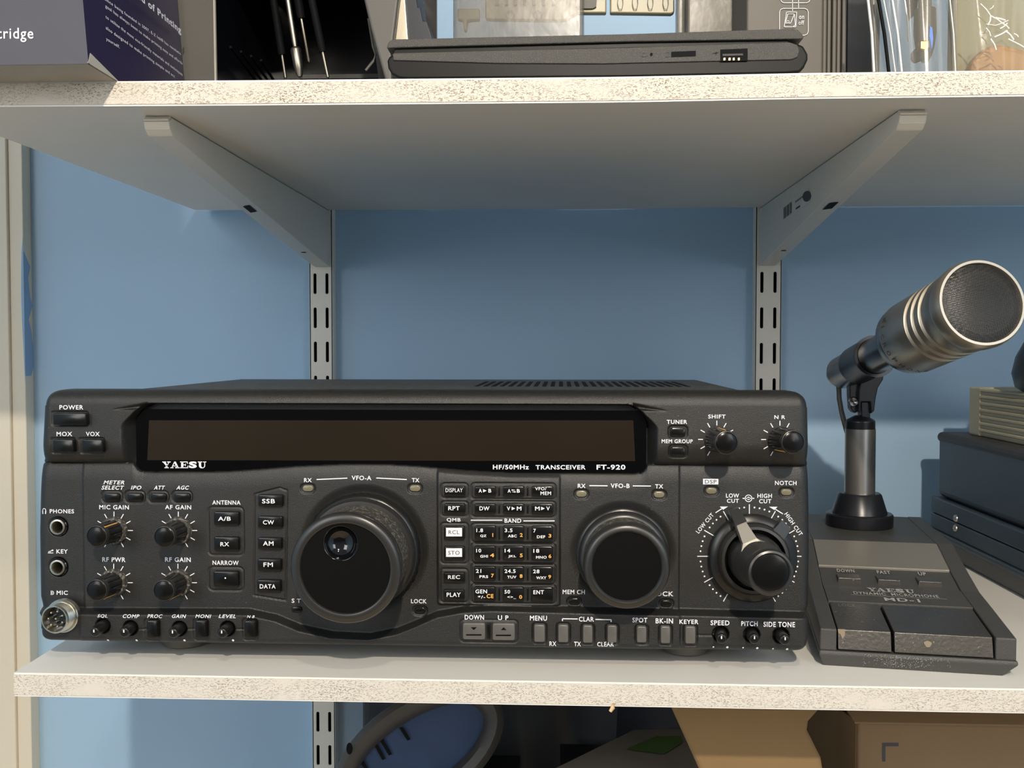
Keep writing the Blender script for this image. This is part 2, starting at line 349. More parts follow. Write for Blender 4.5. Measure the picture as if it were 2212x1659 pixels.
# ------------------------------------------------------------------ the radio transceiver
YP = .542
def sst(a, b, x): t = np.clip((x-a)/(b-a), 0, 1); return t*t*(3-2*t)
def pxz(px, py, d=0): p = onY(px, py, YP-d); return p[0], p[2]
def line(pts, d=0): a = np.array([pxz(x, y, d) for x, y in pts]); return a[:, 0], a[:, 1]
SPL = line([(60,1000),(285,1000),(289,1006),(296,1014),(308,1019),(330,1020),(480,1019),(540,1015),(640,1007),(740,1003),(830,1003),(900,1007),(1000,1016),(1100,1022),(1370,1024),(1385,1020),(1394,1012),(1400,1004),(1780,1007)])
BND = line([(60,1311),(540,1313),(600,1326),(650,1347),(720,1362),(800,1366),(860,1354),(900,1338),(945,1318),(1000,1308),(1060,1304),(1780,1322)])
GX0, GZ1 = pxz(288, 873, -.001); GT = pxz(700, 885, -.0032)[1]; GX1 = pxz(1398, 960, -.002)[0]
def line3(pts): a = np.array([pxz(x, y, d) for x, y, d in pts]); return a[:, 0], a[:, 1]
XL = line3([(90,860,.004),(85,960,.004),(86,992,.003),(86,1003,-.002),(79,1060,0),(77,1150,0),(79,1290,0),(81,1318,.002),(80,1335,.006),(79,1370,.006),(80,1400,.006)]); XR = line3([(1748,860,.004),(1750,960,.004),(1748,996,.003),(1748,1006,-.002),(1752,1080,0),(1753,1200,0),(1751,1310,0),(1751,1335,.006),(1751,1370,.006),(1750,1420,.006)])
ZT = -.0225; ZB = onY(900, 1398, YP-.006)[2]
def roll(s, r): s = np.clip(s, 0, r); return r-np.sqrt(np.maximum(r*r-(r-s)**2, 0))
def sdr(X, Z, x0, x1, z0, z1, r):
    qx = np.abs(X-(x0+x1)/2)-(x1-x0)/2+r; qz = np.abs(Z-(z0+z1)/2)-(z1-z0)/2+r
    return np.hypot(np.maximum(qx, 0), np.maximum(qz, 0))+np.minimum(np.maximum(qx, qz), 0)-r
WL = pxz(243, 885, .004); WL2 = pxz(318, 877, .004); WR = pxz(1442, 888, .004); WR2 = pxz(1368, 879, .004)
GZB = lambda X: np.interp(X, SPL[0], SPL[1])
def sdglass(X, Z):
    zb = np.interp(X, SPL[0], SPL[1]); zb = np.where((X > GX0+.004) & (X < GX1-.004), zb, SPL[1][5]+(X-GX0)/(GX1-GX0)*(SPL[1][14]-SPL[1][5])-.0001)
    zc = (GZ1+zb)/2; r = np.where(Z > zc, .0125, .0055); hz = (GZ1-zb)/2
    qx = np.abs(X-(GX0+GX1)/2)-(GX1-GX0)/2+r; qz = np.abs(Z-zc)-hz+r
    return np.hypot(np.maximum(qx, 0), np.maximum(qz, 0))+np.minimum(np.maximum(qx, qz), 0)-r
A0 = pxz(785, 1187); B0 = pxz(1346, 1197); 
KP = (pxz(943, 1100)[0], pxz(1212, 1100)[0], pxz(1080, 1309)[1], pxz(1080, 985)[1])
XD = pxz(1467, 1150)[0]; XC = pxz(180, 1150)[0]
def H0(X, Z):
    X = np.asarray(X, float); Z = np.asarray(Z, float)
    zs = GZB(X); zb = np.interp(X, BND[0], BND[1]); g = sdglass(X, Z)
    below = zs-Z
    low = -.26*roll(below, .0100)
    low = low-.0010*sst(-.0006, .0008, X-XD)-.0006*(1-sst(-.0008, .0008, X-XC))
    kp = sdr(X, Z, *KP, .002); low = low+.0012*(1-sst(-.0012, 0, kp))*sst(0, .003, below)
    for (cx, cz), R in ((A0, .036), (B0, .029)):
        r = np.hypot(X-cx, Z-cz); low = low-.0016*(1-sst(R-.006, R, r))*sst(.001, .004, below)
    low = low+.006*sst(0, .0030, zb-Z)
    up = .004-.55*roll(Z-zs, .012)
    zc = (GZ1+zs)/2
    w = .0010+.0045*sst(-.004, -.013, Z-GZ1)
    wall = sst(0, 1, g/w)
    up = up*wall+(-.0055)*(1-wall)
    for tip, rootx in ((WL, WL2), (WR, WR2)):
        s = np.clip((X-tip[0])/(rootx[0]-tip[0]), 0, 1); zw = tip[1]+(rootx[1]-tip[1])*s; up = up-.0030*s*(1-sst(.0001, .0004+.0020*s, np.abs(Z-zw)))*((X-tip[0])*(rootx[0]-tip[0]) > 0)*(s < 1)
    h = np.where(below > 0, np.where(g < 0, -.0055, low), np.where(g < 0, -.0055, up))
    # edge roll-off
    xl = np.interp(-Z, -XL[1], XL[0]); xr = np.interp(-Z, -XR[1], XR[0])
    h = h-roll(X-xl, .0055)-roll(xr-X, .0055)-roll(ZT-Z, .008)-roll(Z-ZB, .0035)
    return h
def surf(px, py, e=0):
    x, z = pxz(px, py)
    lo, hi = -.012, .012      # nearest crossing of the sight line with the surface
    for k in range(24):
        m_ = (lo+hi)/2; x, z = pxz(px, py, m_+e)
        if float(H0(x, z)) > m_: lo = m_
        else: hi = m_
    return x, z
FR = []    # grooves  (x0,x1,z0,z1,r)
def frame(x0, y0, x1, y1, r=.002, d=.0006, inner=0):
    a = surf(x0, y1); b = surf(x1, y0); FR.append((a[0], b[0], a[1], b[1], r, d, inner))
for f in [(451,1096,525.5,1199,.0025),(451,1226,525.5,1275,.0025),(953,1045,1011,1076,.002),(953,1084,1011,1115,.002),(952,1130.5,1011,1217,.002),(951,1229.5,1011,1301,.002),
          (1018.5,1045,1200,1078,.002),(1018.5,1084,1200,1116.5,.002),(1018.5,1133,1200,1171.5,.002),(1018.5,1175.5,1200,1216,.002),(1018.5,1219,1200,1260.5,.002),(1018.5,1264,1200,1303,.002),
          (995,1340.5,1118,1387,.002),(220,1061,263,1086,.0025),(270,1061,312,1086,.0025),(320.5,1061,363,1086,.0025),(372,1061,414,1086,.0025)]: frame(*f)
for (x0, x1, y0, y1) in ((1154,1177,1350,1387),(1206,1228,1350,1388),(1259,1280.5,1352,1389),(1312,1333,1352,1389),(1376,1397,1354,1389),(1427,1448.5,1354,1391),(1480,1503,1354,1392),(317,340,1341,1379),(422,445,1341,1379),(528,552,1341,1379)):
    frame(x0-4, y0-4, x1+4, y1+5, .0017, .0008, 1)
for (x, y) in ((664.8,1055),(896.5,1055),(1256,1067),(1424,1068.6),(1537,1060.5),(1699,1063.5),(907,1318.7),(1439.5,1304),(1240.8,1299.5)): frame(x-16, y-10, x+16, y+11, .0025, .0008, 1)
for (x, y) in ((1464.5,933.5),(1465,975)): frame(x-21, y-14, x+21, y+14, .0022, .0008, 1)
frame(112, 889, 190, 920, .001, .0006, 1); frame(112, 946, 162, 980, .001, .0006, 1); frame(173.5, 946, 225, 980, .001, .0006, 1)
MODE = [surf(x, y) for x, y in ((550,1068),(604,1054),(620,1060),(617,1297),(548,1286))]
HOLE = []
for x, y, R, d in ((126,1137.7,.0053,.0012),(126,1225,.0053,.0012),(126,1137.7,.0031,.011),(126,1225,.0031,.011),(222,1352,.0039,.004),(281.5,1356.7,.0039,.004),(387.3,1358,.0039,.004),(491.6,1358,.0039,.004),(1557,1370,.0041,.004),(1624,1371,.0041,.004),(1687,1373,.0041,.004)): HOLE.append((*surf(x, y), R, d))
CHAN = [(surf(x0, y)[0], surf(x1, y)[0], surf(x0, y)[1]) for x0, x1, y in ((297,315,1359),(403,419,1359),(506,525,1359),(1505,1543,1372))]
def polysd(X, Z, P):
    d = np.full(X.shape, 9.)
    for i in range(len(P)):
        a = np.array(P[i]); b = np.array(P[(i+1) % len(P)]); e = b-a; t = np.clip(((X-a[0])*e[0]+(Z-a[1])*e[1])/(e@e), 0, 1); d = np.minimum(d, np.hypot(X-a[0]-t*e[0], Z-a[1]-t*e[1]))
    return d
def Hf(X, Z):
    h = H0(X, Z)
    for x0, x1, z0, z1, r, d, inner in FR:
        m = (X > x0-.002) & (X < x1+.002) & (Z > z0-.002) & (Z < z1+.002)
        if not m.any(): continue
        s = sdr(X[m], Z[m], x0, x1, z0, z1, r)
        h[m] -= d*(1-sst(.00025, .0006, np.abs(s))) if not inner else d*(1-sst(-.0002, .0004, s))
    m = (X > MODE[0][0]-.003) & (X < MODE[2][0]+.003) & (Z < MODE[1][1]+.003) & (Z > MODE[3][1]-.003)
    h[m] -= .0006*(1-sst(.00025, .0006, polysd(X[m], Z[m], MODE)))
    for x, z, R, d in HOLE: h = h-d*(1-sst(R-.0005, R+.0004, np.hypot(X-x, Z-z)))
    for x0, x1, z in CHAN: h = h-.0006*(1-sst(.0002, .0006, np.abs(Z-z)))*(X > x0)*(X < x1)
    return h
RD = thing('radio_transceiver', 'wide black radio transceiver with two tuning knobs and keypad, on the lower shelf', 'radio', (-.078, .70, ZS))
def panel():
    nz, nu = 350, 1040
    d0 = .0085; z = np.linspace(ZT, ZB, nz); z[:1] -= 1e-6; z[-1:] += 1e-6
    xl = np.interp(-z, -XL[1], XL[0]); xr = np.interp(-z, -XR[1], XR[0])
    ct = ZT-z; cb = z-ZB; ins = np.zeros(nz)
    a = ct < d0; ins[a] = d0-np.sqrt(np.maximum(d0**2-(d0-ct[a])**2, 0)); r2 = .0065; a = cb < r2; ins[a] = np.maximum(ins[a], r2-np.sqrt(np.maximum(r2**2-(r2-cb[a])**2, 0)))
    xl = xl+ins; xr = xr-ins; u = np.linspace(0, 1, nu)
    X = xl[:, None]+(xr-xl)[:, None]*u[None]; Z = np.repeat(z[:, None], nu, 1)
    h = Hf(X, Z)
    # keep a soft shoulder at rounded corners
    e = np.minimum((X-xl[:, None]), (xr[:, None]-X)); h = h-np.where(ins[:, None] > 0, .6*roll(e, .004), 0)
    V = np.stack([X, YP-h, Z], -1).reshape(-1, 3)
    idx = np.arange(nz*nu).reshape(nz, nu)
    q = np.stack([idx[:-1, :-1], idx[1:, :-1], idx[1:, 1:], idx[:-1, 1:]], -1).reshape(-1, 4)
    # side wall going back
    bd = np.concatenate([idx[0, :], idx[1:, -1], idx[-1, -2::-1], idx[-2:0:-1, 0]]); n = len(bd); W = V[bd].copy(); W[:, 1] = YP+.016
    k = len(V); V = np.concatenate([V, W]); j = np.arange(n)
    q2 = np.stack([bd, bd[(j+1) % n], k+(j+1) % n, k+j], -1); q = np.concatenate([q, q2])
    o = np.array(RD['_o']); V = V-o
    me = bpy.data.meshes.new('front_panel'); me.vertices.add(len(V)); me.vertices.foreach_set('co', V.ravel())
    me.loops.add(q.size); me.loops.foreach_set('vertex_index', q.ravel().astype(np.int32)); me.polygons.add(len(q))
    me.polygons.foreach_set('loop_start', np.arange(0, q.size, 4, dtype=np.int32)); me.update(calc_edges=True); me.validate()
    me.polygons.foreach_set('use_smooth', [True]*len(q)); me.materials.append(M['panel']); me.set_sharp_from_angle(angle=math.radians(70))
    ob = bpy.data.objects.new('front_panel', me); COL.objects.link(ob); ob.parent = RD; ob['_o'] = RD['_o']; return ob
PN = panel()
# cabinet
mb = MB(); cx0, cx1, cz1, cz0 = -.2785, .1165, -.0262, -.1585
def rr(x0, x1, z0, z1, r, y, n=6):
    P = []
    for cx, cz, a in ((x1-r, z1-r, 0), (x0+r, z1-r, 90), (x0+r, z0+r, 180), (x1-r, z0+r, 270)):
        for k in range(n+1): q = math.radians(a+90*k/n); P.append((cx+r*math.cos(q), y, cz+r*math.sin(q)))
    return P
mb.rings([rr(cx0+.002, cx1-.002, cz0+.002, cz1-.002, .006, YP+.012), rr(cx0, cx1, cz0, cz1, .006, YP+.0145), rr(cx0, cx1, cz0, cz1, .006, .856), rr(cx0+.002, cx1-.002, cz0+.002, cz1-.002, .005, .858)], M['case'])
CB = mb.build('cabinet', RD, smooth=40)
mb = MB()
for i in range(26):
    x = -.06+i*.0058
    mb.box((x, .70, cz1-.001), (x+.0028, .80, cz1+.0003), M['dark'])
mb.build('vent_slots', CB)
for px, py in ((397, 1404), (1482, 1413)):
    x = onY(px, py, .572)[0]; mb = MB(); mb.lathe(V3(x, .5745, ZS), V3(0, 0, 1), [(.0105, 0), (.0125, .001), (.0130, .0115), (.013, .0135)], M['rubber'], 40, cap0=True); mb.build('foot', RD, smooth=40)
for x in (-.245, .085):
    mb = MB(); mb.lathe(V3(x, .83, ZS), V3(0, 0, 1), [(.0105, 0), (.0125, .001), (.0130, .0115), (.013, .0135)], M['rubber'], 40, cap0=True); mb.build('foot', RD, smooth=40)

# display window
mb = MB(); n = 90; top = []; bot = []
xs = np.concatenate([GX0+(GX1-GX0)*np.linspace(0, 1, n)])
def edge(x, s):
    zc = (GZ1+float(GZB(np.clip(x, GX0+.006, GX1-.006))))/2; lo, hi = zc, zc+s*.03
    for _ in range(30):
        m_ = (lo+hi)/2
        if float(sdglass(np.array([x]), np.array([m_]))[0]) < 0: lo = m_
        else: hi = m_
    return lo
xs = np.concatenate([GX0+.0003+(1-np.cos(np.linspace(0, math.pi/2, 12)))*.013, np.linspace(GX0+.016, GX1-.016, 60), GX1-.0003-(1-np.cos(np.linspace(math.pi/2, 0, 12)))*.013])
P = [(x, YP+.0032, min(edge(x, 1), GT)) for x in xs]+[(x, YP+.0032, edge(x, -1)) for x in xs[::-1]]
mb.prism(P, (0, .0015, 0), M['glass']); DW = mb.build('display_window', RD)
mb = MB(); yg = YP+.0031
def gz(px, py, y=yg): p = onY(px, py, y); return p
a, b_, c, d = gz(322, 908), gz(1368, 908), gz(1372, 996), gz(318, 994)
mb.add([a, b_, c, d], [(3, 2, 1, 0)], M['lcd']); mb.build('display_panel', DW)
mb = MB(); yl = YP+.0029
def ptext(mb, s, x0, y0, x1, y1, m, y=yl, **k):
    O = onY(x0, y1, y); U = onY(x1, y1, y)-O; W = onY(x0, y0, y)-O; put(mb, s, O, V3(U[0], 0, U[2]), V3(W[0], 0, W[2]), m, **k)
ptext(mb, 'YAESU', 350.6, 997, 445.6, 1011.3, M['white'], geo=yaesu())
ptext(mb, 'HF/50MHz', 1064.6, 1004, 1142.6, 1014, M['white'], bold=.025); ptext(mb, 'TRANSCEIVER', 1157, 1004.5, 1265, 1014.2, M['white'], bold=.025); ptext(mb, 'FT-920', 1288.6, 1003.8, 1351, 1014.8, M['white'], bold=.03)
mb.build('window_lettering', DW)

# lettering printed on the panel
LT = MB()
def onpanel(pts, off=.0003):
    X = np.array([p[0] for p in pts]); Z = np.array([p[1] for p in pts]); h = Hf(X.copy(), Z.copy()); zq = np.interp(X, BND[0], BND[1])-Z; h = np.where((zq > .0004) & (zq < .0125), np.maximum(h, .0062), h); return [(x, YP-hh-off, z) for x, z, hh, off in zip(X, Z, h, off*np.ones(len(X)))]
def lab(s, x0, y0, x1, y1, m=None, it=0, bold=.022):
    a = surf(x0, y1); b = surf(x1, y0); v, f = tgeo(s, bold, .28 if it else 0)
    LT.add(onpanel([(a[0]+(b[0]-a[0])*u, a[1]+(b[1]-a[1])*w) for u, w in v]), f, m or M['white'])
def labrot(s, cx, cy, w, h, ang):
    c = surf(cx, cy); k = .542/2200; v, f = tgeo(s, .018, 0); a = math.radians(ang)
    LT.add(onpanel([(c[0]+((u-.5)*w*math.cos(a)-(q-.5)*h*math.sin(a))*k, c[1]+((u-.5)*w*math.sin(a)+(q-.5)*h*math.cos(a))*k) for u, q in v]), f, M['white'])
def seg(x0, y0, x1, y1, w=2.2, m=None, n=8):
    a = np.array(surf(x0, y0)); b = np.array(surf(x1, y1)); d = b-a; d /= np.linalg.norm(d); q = np.array([-d[1], d[0]])*w*.542/2200/2; P = []
    for i in range(n+1): c = a+(b-a)*i/n; P += [c+q, c-q]
    LT.add(onpanel(P), [(2*i, 2*i+1, 2*i+3, 2*i+2) for i in range(n)], m or M['white'])
def dot(cx, cy, r, m=None):
    c = surf(cx, cy); r *= .542/2200; LT.add(onpanel([(c[0]+r*math.cos(t), c[1]+r*math.sin(t)) for t in np.linspace(0, 2*math.pi, 14, endpoint=False)]), [list(range(14))], m or M['white'])
def quad(pts, m=None): LT.add(onpanel([surf(*p) for p in pts]), [list(range(len(pts)))], m or M['white'])
for a in [('POWER',129,875,180.5,884.6),('MOX',122.8,932.7,156.7,942),('VOX',186,932.7,216,942),('MIC GAIN',215,1091,279,1100),('AF GAIN',357,1091,413.4,1100),('ANTENNA',459,1081,520,1089.6),
          ('PHONES',108,1100,160.5,1108.6),('KEY',122.5,1186.6,147,1195.4),('RF PWR',221.5,1204,271.6,1213.4),('RF GAIN',357,1204,412.4,1213.4),('NARROW',459.5,1211,516,1220),('MIC',123,1275.7,147,1284.6),
          ('VFO-A',759.7,1027.5,802.5,1037),('RX',657,1032.7,674,1041.5),('TX',890,1032.7,906,1041.5),('LOCK',888,1294,921.8,1302.8),('S T',630.4,1293,650,1302),('QMB',965,1119,995,1127.8),('BAND',1090,1120,1126,1129),
          ('MEM CH',1215.4,1273.7,1263.5,1283),('LOCK',1408,1277.5,1454.7,1287),('RX',1248,1045,1265,1054),('TX',1415,1046,1432.6,1055),('VFO-B',1319,1044.5,1360,1054),('NOTCH',1673.7,1038.7,1720.5,1047.8),
          ('LOW',1568,1066,1596.5,1075),('CUT',1570,1077.5,1596,1086),('HIGH',1635.7,1066.5,1667.3,1075.5),('CUT',1639.5,1078,1666,1087),('SHIFT',1529.5,895.5,1567.3,904),('N R',1672.3,897,1696,905),
          ('TUNER',1440,907,1484.4,915.6),('MEM GROUP',1429,949,1496.3,957.2),('DOWN',1004,1328,1045.7,1338),('U P',1075.7,1329,1098.5,1339),('MENU',1144.8,1329.7,1181.7,1340),('CLAR',1250.4,1332,1283,1342),
          ('SPOT',1365.8,1334,1398.3,1344),('BK-IN',1416,1335.4,1453.7,1346),('KEYER',1467.4,1337,1508,1347),('SPEED',1534,1338.7,1574.8,1349),('PITCH',1600,1340.5,1635.6,1350.6),('SIDE TONE',1648,1342,1716,1352.5),
          ('RX',1186.8,1385.4,1202,1395),('TX',1240,1386,1255,1395.5),('CLEAR',1290,1386.8,1326,1396)]: lab(*a)
for a in [('METER',224,1038,269,1046),('SELECT',219.5,1049,269,1057.5),('IPO',283,1049,306,1057.5),('ATT',332.6,1049,357,1057.5),('AGC',381,1049,409,1057.5),('SQL',211,1325.6,234.7,1334.4),('COMP',266,1325.6,304,1334.4),
          ('PROC',318.7,1325.6,354,1334.4),('GAIN',372,1325.6,405,1334.4),('MONI',422.5,1325.6,459,1334.4),('LEVEL',472.7,1325.6,512,1334.4),('N B',534,1325.6,554.4,1334.4)]: lab(*a, it=1)
labrot('LOW CUT', 1522.5, 1130, 52, 9, 51); labrot('HIGH CUT', 1714, 1132, 58, 9, -55)
for s in [(684,1035.7,750.6,1032.7),(813,1032.4,879,1035.7),(1017,1123.5,1085,1123.5),(1130.6,1125,1198,1125),(1273,1048.9,1312.4,1049.2),(1366.8,1049.4,1406,1049.8),(1215,1336,1248,1336.5),(1286,1337.5,1320,1338.2),(1215,1336,1215,1341),(1320,1338,1320,1343),(1604,1076.4,1629,1076.4)]: seg(*s)
quad([(1518.5,1034),(1551.6,1034.2),(1551.6,1046.3),(1518.5,1046.1)])
X_ = LT; D2 = MB()
a = surf(1522.5, 1044.5); b_ = surf(1547.5, 1036.3); v, f = tgeo('DSP', .005, 0); LT.add(onpanel([(a[0]+(b_[0]-a[0])*u, a[1]+(b_[1]-a[1])*w) for u, w in v], .0004), f, M['ink'])
def ring(cx, cy, r0, r1, a0=0, a1=360, m=None):
    c = surf(cx, cy); k = .542/2200; A = [math.radians(a0+(a1-a0)*i/24) for i in range(25)]
    LT.add(onpanel([(c[0]+r*k*math.cos(t), c[1]+r*k*math.sin(t)) for t in A for r in (r0, r1)]), [(2*i, 2*i+1, 2*i+3, 2*i+2) for i in range(24)], m or M['white'])
ring(1616.7, 1076.3, 6.3, 8); dot(1616.7, 1076.3, 3.6)
ring(96, 1102, 3, 4.6, -30, 210); seg(92.6, 1103, 93.4, 1110, 2.4); seg(99.6, 1103, 98.8, 1110, 2.4)          # headphone mark
seg(104, 1194.3, 116, 1194.3, 1.6); seg(105, 1192, 113, 1189, 2); dot(114, 1188.6, 2); dot(109, 1191.5, 1.6)    # morse key mark
seg(111, 1275.6, 111, 1285, 1.6); seg(113.4, 1275.6, 113.4, 1285, 1.2); ring(112.5, 1280.3, 3.6, 5, -90, 90)      # microphone mark
for (cx, cy, r0, r1, A) in ((246.8,1145.8,30,41,(-60,-30,0,30,60,90,120,150,180,210,240)),(385.6,1145.8,30,41,(-60,-30,0,30,60,90,120,150,180,210,240)),(246.2,1258.5,30,41,(-60,-30,0,30,60,90,120,150,180,210,240)),(384.8,1258.5,30,41,(-60,-30,0,30,60,90,120,150,180,210,240)),
                            (1548.3,949,30,40.5,(0,30,60,90,120,150,180,210,240)),(1684.5,949.3,30,40.5,(30,60,90,120,150,180,210,240))):
    for t in A:
        t = math.radians(t); seg(cx+r0*math.cos(t), cy-r0*math.sin(t), cx+r1*math.cos(t), cy-r1*math.sin(t), 2, n=2)
for k in range(51):
    t = math.radians(-60+6*k); C = (1618.5, 1201.5)
    if k % 5 == 0: seg(C[0]+90*math.cos(t), C[1]-90*math.sin(t), C[0]+112.5*math.cos(t), C[1]-112.5*math.sin(t), 2, n=3)
    else: dot(C[0]+106*math.cos(t), C[1]-106*math.sin(t), 1.9)
seg(1545.5,1107.5,1560,1098); quad([(1554.5,1094),(1572.5,1094),(1562,1101)]); seg(1691,1110,1675,1100); quad([(1661,1094.5),(1679.5,1094.5),(1672.5,1101.5)])
for x, y in ((234,1382.8),(295.7,1383),(399,1383),(503.8,1383),(1571,1398),(1635.6,1399.8),(1700,1402)): dot(x, y, 2.6)
for x, y in ((1541,1397.3),(1605,1398.7),(1669.6,1401)): dot(x, y, 1.8)
LT.build('panel_lettering', PN)

# keys
def key(name, x0, y0, x1, y1, e=.0024, m='key', r=.0009, bev=.00045, txt=(), sub=None, label=None, parent=None, hollow=0):
    cx, cz = surf((x0+x1)/2, (y0+y1)/2); h = float(H0(cx, cz)); yf = YP-h-e
    A = onY(x0, y1, yf); B = onY(x1, y0, yf); yb = YP-h+.003; mb = MB()
    R = [rr(A[0], B[0], A[2], B[2], r, yb, 3), rr(A[0], B[0], A[2], B[2], r, yf+bev, 3), rr(A[0]+bev*.3, B[0]-bev*.3, A[2]+bev*.3, B[2]-bev*.3, r, yf+bev*.3, 3), rr(A[0]+bev, B[0]-bev, A[2]+bev, B[2]-bev, max(r-bev, .0002), yf, 3)]
    mb.rings(R, M[m], cap0=False)
    for t in txt:
        s, a, b, c, d, mm = t[:6]
        kw = t[6] if len(t) > 6 else {}
        y = yf-.00015-kw.pop('lift', 0)
        if s == '#': mb.add([onY(a, d, y), onY(c, d, y), onY(c, b, y), onY(a, b, y)], [(0, 1, 2, 3)], M[mm])
        elif s in '><v^' and kw.get('tri'):
            P = {'>': ((a, b), (c, (b+d)/2), (a, d)), '<': ((c, b), (c, d), (a, (b+d)/2)), 'v': ((a, b), (c, b), ((a+c)/2, d)), '^': ((a, d), ((a+c)/2, b), (c, d))}[s]
            mb.add([onY(p[0], p[1], y) for p in P], [(0, 1, 2)], M[mm])
        else: ptext(mb, s, a, b, c, d, M[mm], y=y, **kw)
    ob = mb.build(name, parent or RD, smooth=35)
    if label: ob['label'] = label
    return ob
T = lambda s, a, b, c, d, m='white', **k: (s, a, b, c, d, m, k)
key('power_button', 114.4, 893, 186.6, 917.5, e=.0035)
key('push_button', 114.4, 950, 158.7, 977, e=.0035); key('push_button', 177, 950, 222, 977, e=.0035)
for x0, x1 in ((224.5,258),(274.2,307.6),(324.6,358.7),(375.7,410)): key('push_button', x0, 1066, x1, 1082, e=.0016, r=.0014)
key('push_button', 462, 1106, 515.7, 1134, txt=[T('A/B', 471, 1116, 498.7, 1125)], e=.003)
key('push_button', 462, 1160.5, 515, 1189.6, txt=[T('RX', 476, 1171, 495, 1180)], e=.003)
key('push_button', 461, 1235, 514.5, 1267, txt=[T('.', 485, 1247, 488.5, 1250.5)], e=.003)
for (x0, y0, x1, y1), t in (((557.5,1069,610,1093.5),('SSB',566,1077.7,594,1087.6)),((556.7,1115.7,609.4,1140),('CW',568,1123.8,592,1133)),((556.7,1162,608,1186),('AM',568,1169,591,1178.7)),((556,1208,607,1232.7),('FM',569,1215,589.6,1224.6)),((555,1253.4,606,1278),('DATA',561,1262,595.4,1271.4))):
    key('mode_key', x0, y0, x1, y1, txt=[T(*t)], e=.003)
kx = lambda v: 920+v/5.184
ky = lambda v: 1000+v/5.184
def K(s, a, b, c, d, m='white', **k): return (s, kx(a), ky(b), kx(c), ky(d), m, k)
def kk(x0, y0, x1, y1, txt, m='key'): key('keypad_key', kx(x0), ky(y0), kx(x1), ky(y1), txt=txt, e=.0024, m=m)
kk(205,262,440,368,[K('DISPLAY',220,283,412,328,bold=.01)]); kk(203,457,440,566,[K('RPT',250,484,378,530)])
kk(202,710,435,858,[K('#',225,727,405,823),K('RCL',253,755,375,798,'ink',bold=.004,lift=.0001)]); kk(202,935,435,1083,[K('#',225,955,405,1052),K('STO',250,985,378,1028,'ink',bold=.004,lift=.0001)])
kk(200,1230,435,1340,[K('REC',247,1257,382,1300)]); kk(198,1422,430,1535,[K('PLAY',232,1452,390,1500)])
kk(545,264,785,368,[K('A',590,290,628,332),K('>',640,293,680,330,tri=1),K('B',700,290,732,332)]); kk(862,264,1103,368,[K('A',915,293,950,333),K('>',960,296,1005,312,tri=1),K('<',960,316,1005,332,tri=1),K('B',1018,293,1053,333)])
kk(1183,264,1428,368,[K('VFO/',1222,272,1350,306),K('MEM',1283,320,1402,360)])
kk(545,460,783,566,[K('DW',600,487,712,532)]); kk(862,460,1103,566,[K('V',905,488,945,532),K('>',960,490,1000,530,tri=1),K('M',1018,488,1070,532)]); kk(1183,462,1428,568,[K('M',1222,488,1275,532),K('>',1290,490,1332,530,tri=1),K('V',1348,488,1388,532)])
for x, y, t1_, x1_, t2_, a2, b2, t3_ in ((545,708,'1.8',640,'QZ',608,678,'1'),(862,708,'3.5',970,'ABC',918,1018,'2'),(1183,712,'7',1232,'DEF',1243,1337,'3'),(543,935,'10',620,'GHI',608,695,'4'),(862,935,'14',945,'JKL',922,1010,'5'),(1183,938,'18',1270,'MNO',1233,1353,'6'),
                    (540,1163,'21',620,'PRS',600,697,'7'),(860,1165,'24.5',1005,'TUV',912,1013,'8'),(1180,1168,'28',1272,'WXY',1235,1350,'9')):
    dy = {'1':0,'2':0,'3':5,'4':0,'5':2,'6':8,'7':0,'8':3,'9':8}[t3_]
    kk(x, y, x+240, y+150, [K(t1_, x+20, y+26, x1_, y+68), K(t2_, a2, y+95+dy, b2, y+126+dy, bold=.03), K(t3_, x+(175 if t3_ == '4' else 199 if t3_ == '1' else 190), y+78+dy, x+(209 if t3_ == '1' else 222), y+120+dy, 'orange', bold=.03)])
kk(540,1393,780,1545,[K('GEN',555,1417,685,1462),K('*/-',582,1486,665,1518),K('CE',680,1468,757,1515,'orange',bold=.03)]); kk(860,1395,1098,1545,[K('50',880,1422,943,1464),K('<>_',912,1490,1010,1522),K('0',1044,1480,1078,1522,'orange',bold=.03)]); kk(1178,1397,1425,1548,[K('ENT',1203,1425,1322,1470)])
for y0, y1 in ((268,370),(468,568),(715,862),(940,1090),(1168,1320),(1397,1545)):
    for x in (820, 1140): key('key_divider', kx(x-9), ky(y0), kx(x+9), ky(y1), e=.0012, r=.0004, bev=.0003)
key('down_button', 999.8, 1347, 1047.9, 1381.4, e=.0026, m='greykey', txt=[T('v', 1017, 1355, 1030, 1361, 'key', tri=1), T('#', 1007, 1370, 1040, 1373, 'key')]); key('up_button', 1064, 1347.7, 1112, 1383, e=.0026, m='greykey', txt=[T('^', 1082, 1355, 1094, 1361, 'key', tri=1), T('#', 1071, 1371, 1104, 1374, 'key')])
key('key_divider', 1052.5, 1347, 1059, 1381, e=.001, r=.0004, bev=.0003)
for x0, y0, x1, y1 in ((1154,1350.6,1177,1386.8),(1206,1350.6,1227.6,1387.5),(1259.5,1352,1280,1388.6),(1312.6,1352,1332.5,1388),(1376,1354,1396.5,1388),(1427.6,1354,1448,1389.7),(1480.8,1354,1502.5,1390.4)): key('push_button', x0, y0, x1, y1, e=.0026, m='greykey', r=.0008)
for x0, y0, x1, y1 in ((317,1341.5,339.7,1378),(422,1341.5,445,1378),(528,1342,551.6,1378)): key('push_button', x0, y0, x1, y1, e=.0030, r=.0008)
key('push_button', 1448, 924.5, 1481, 942.6, e=.0012, r=.0012); key('push_button', 1448.5, 966, 1481, 984.4, e=.0012, r=.0012)
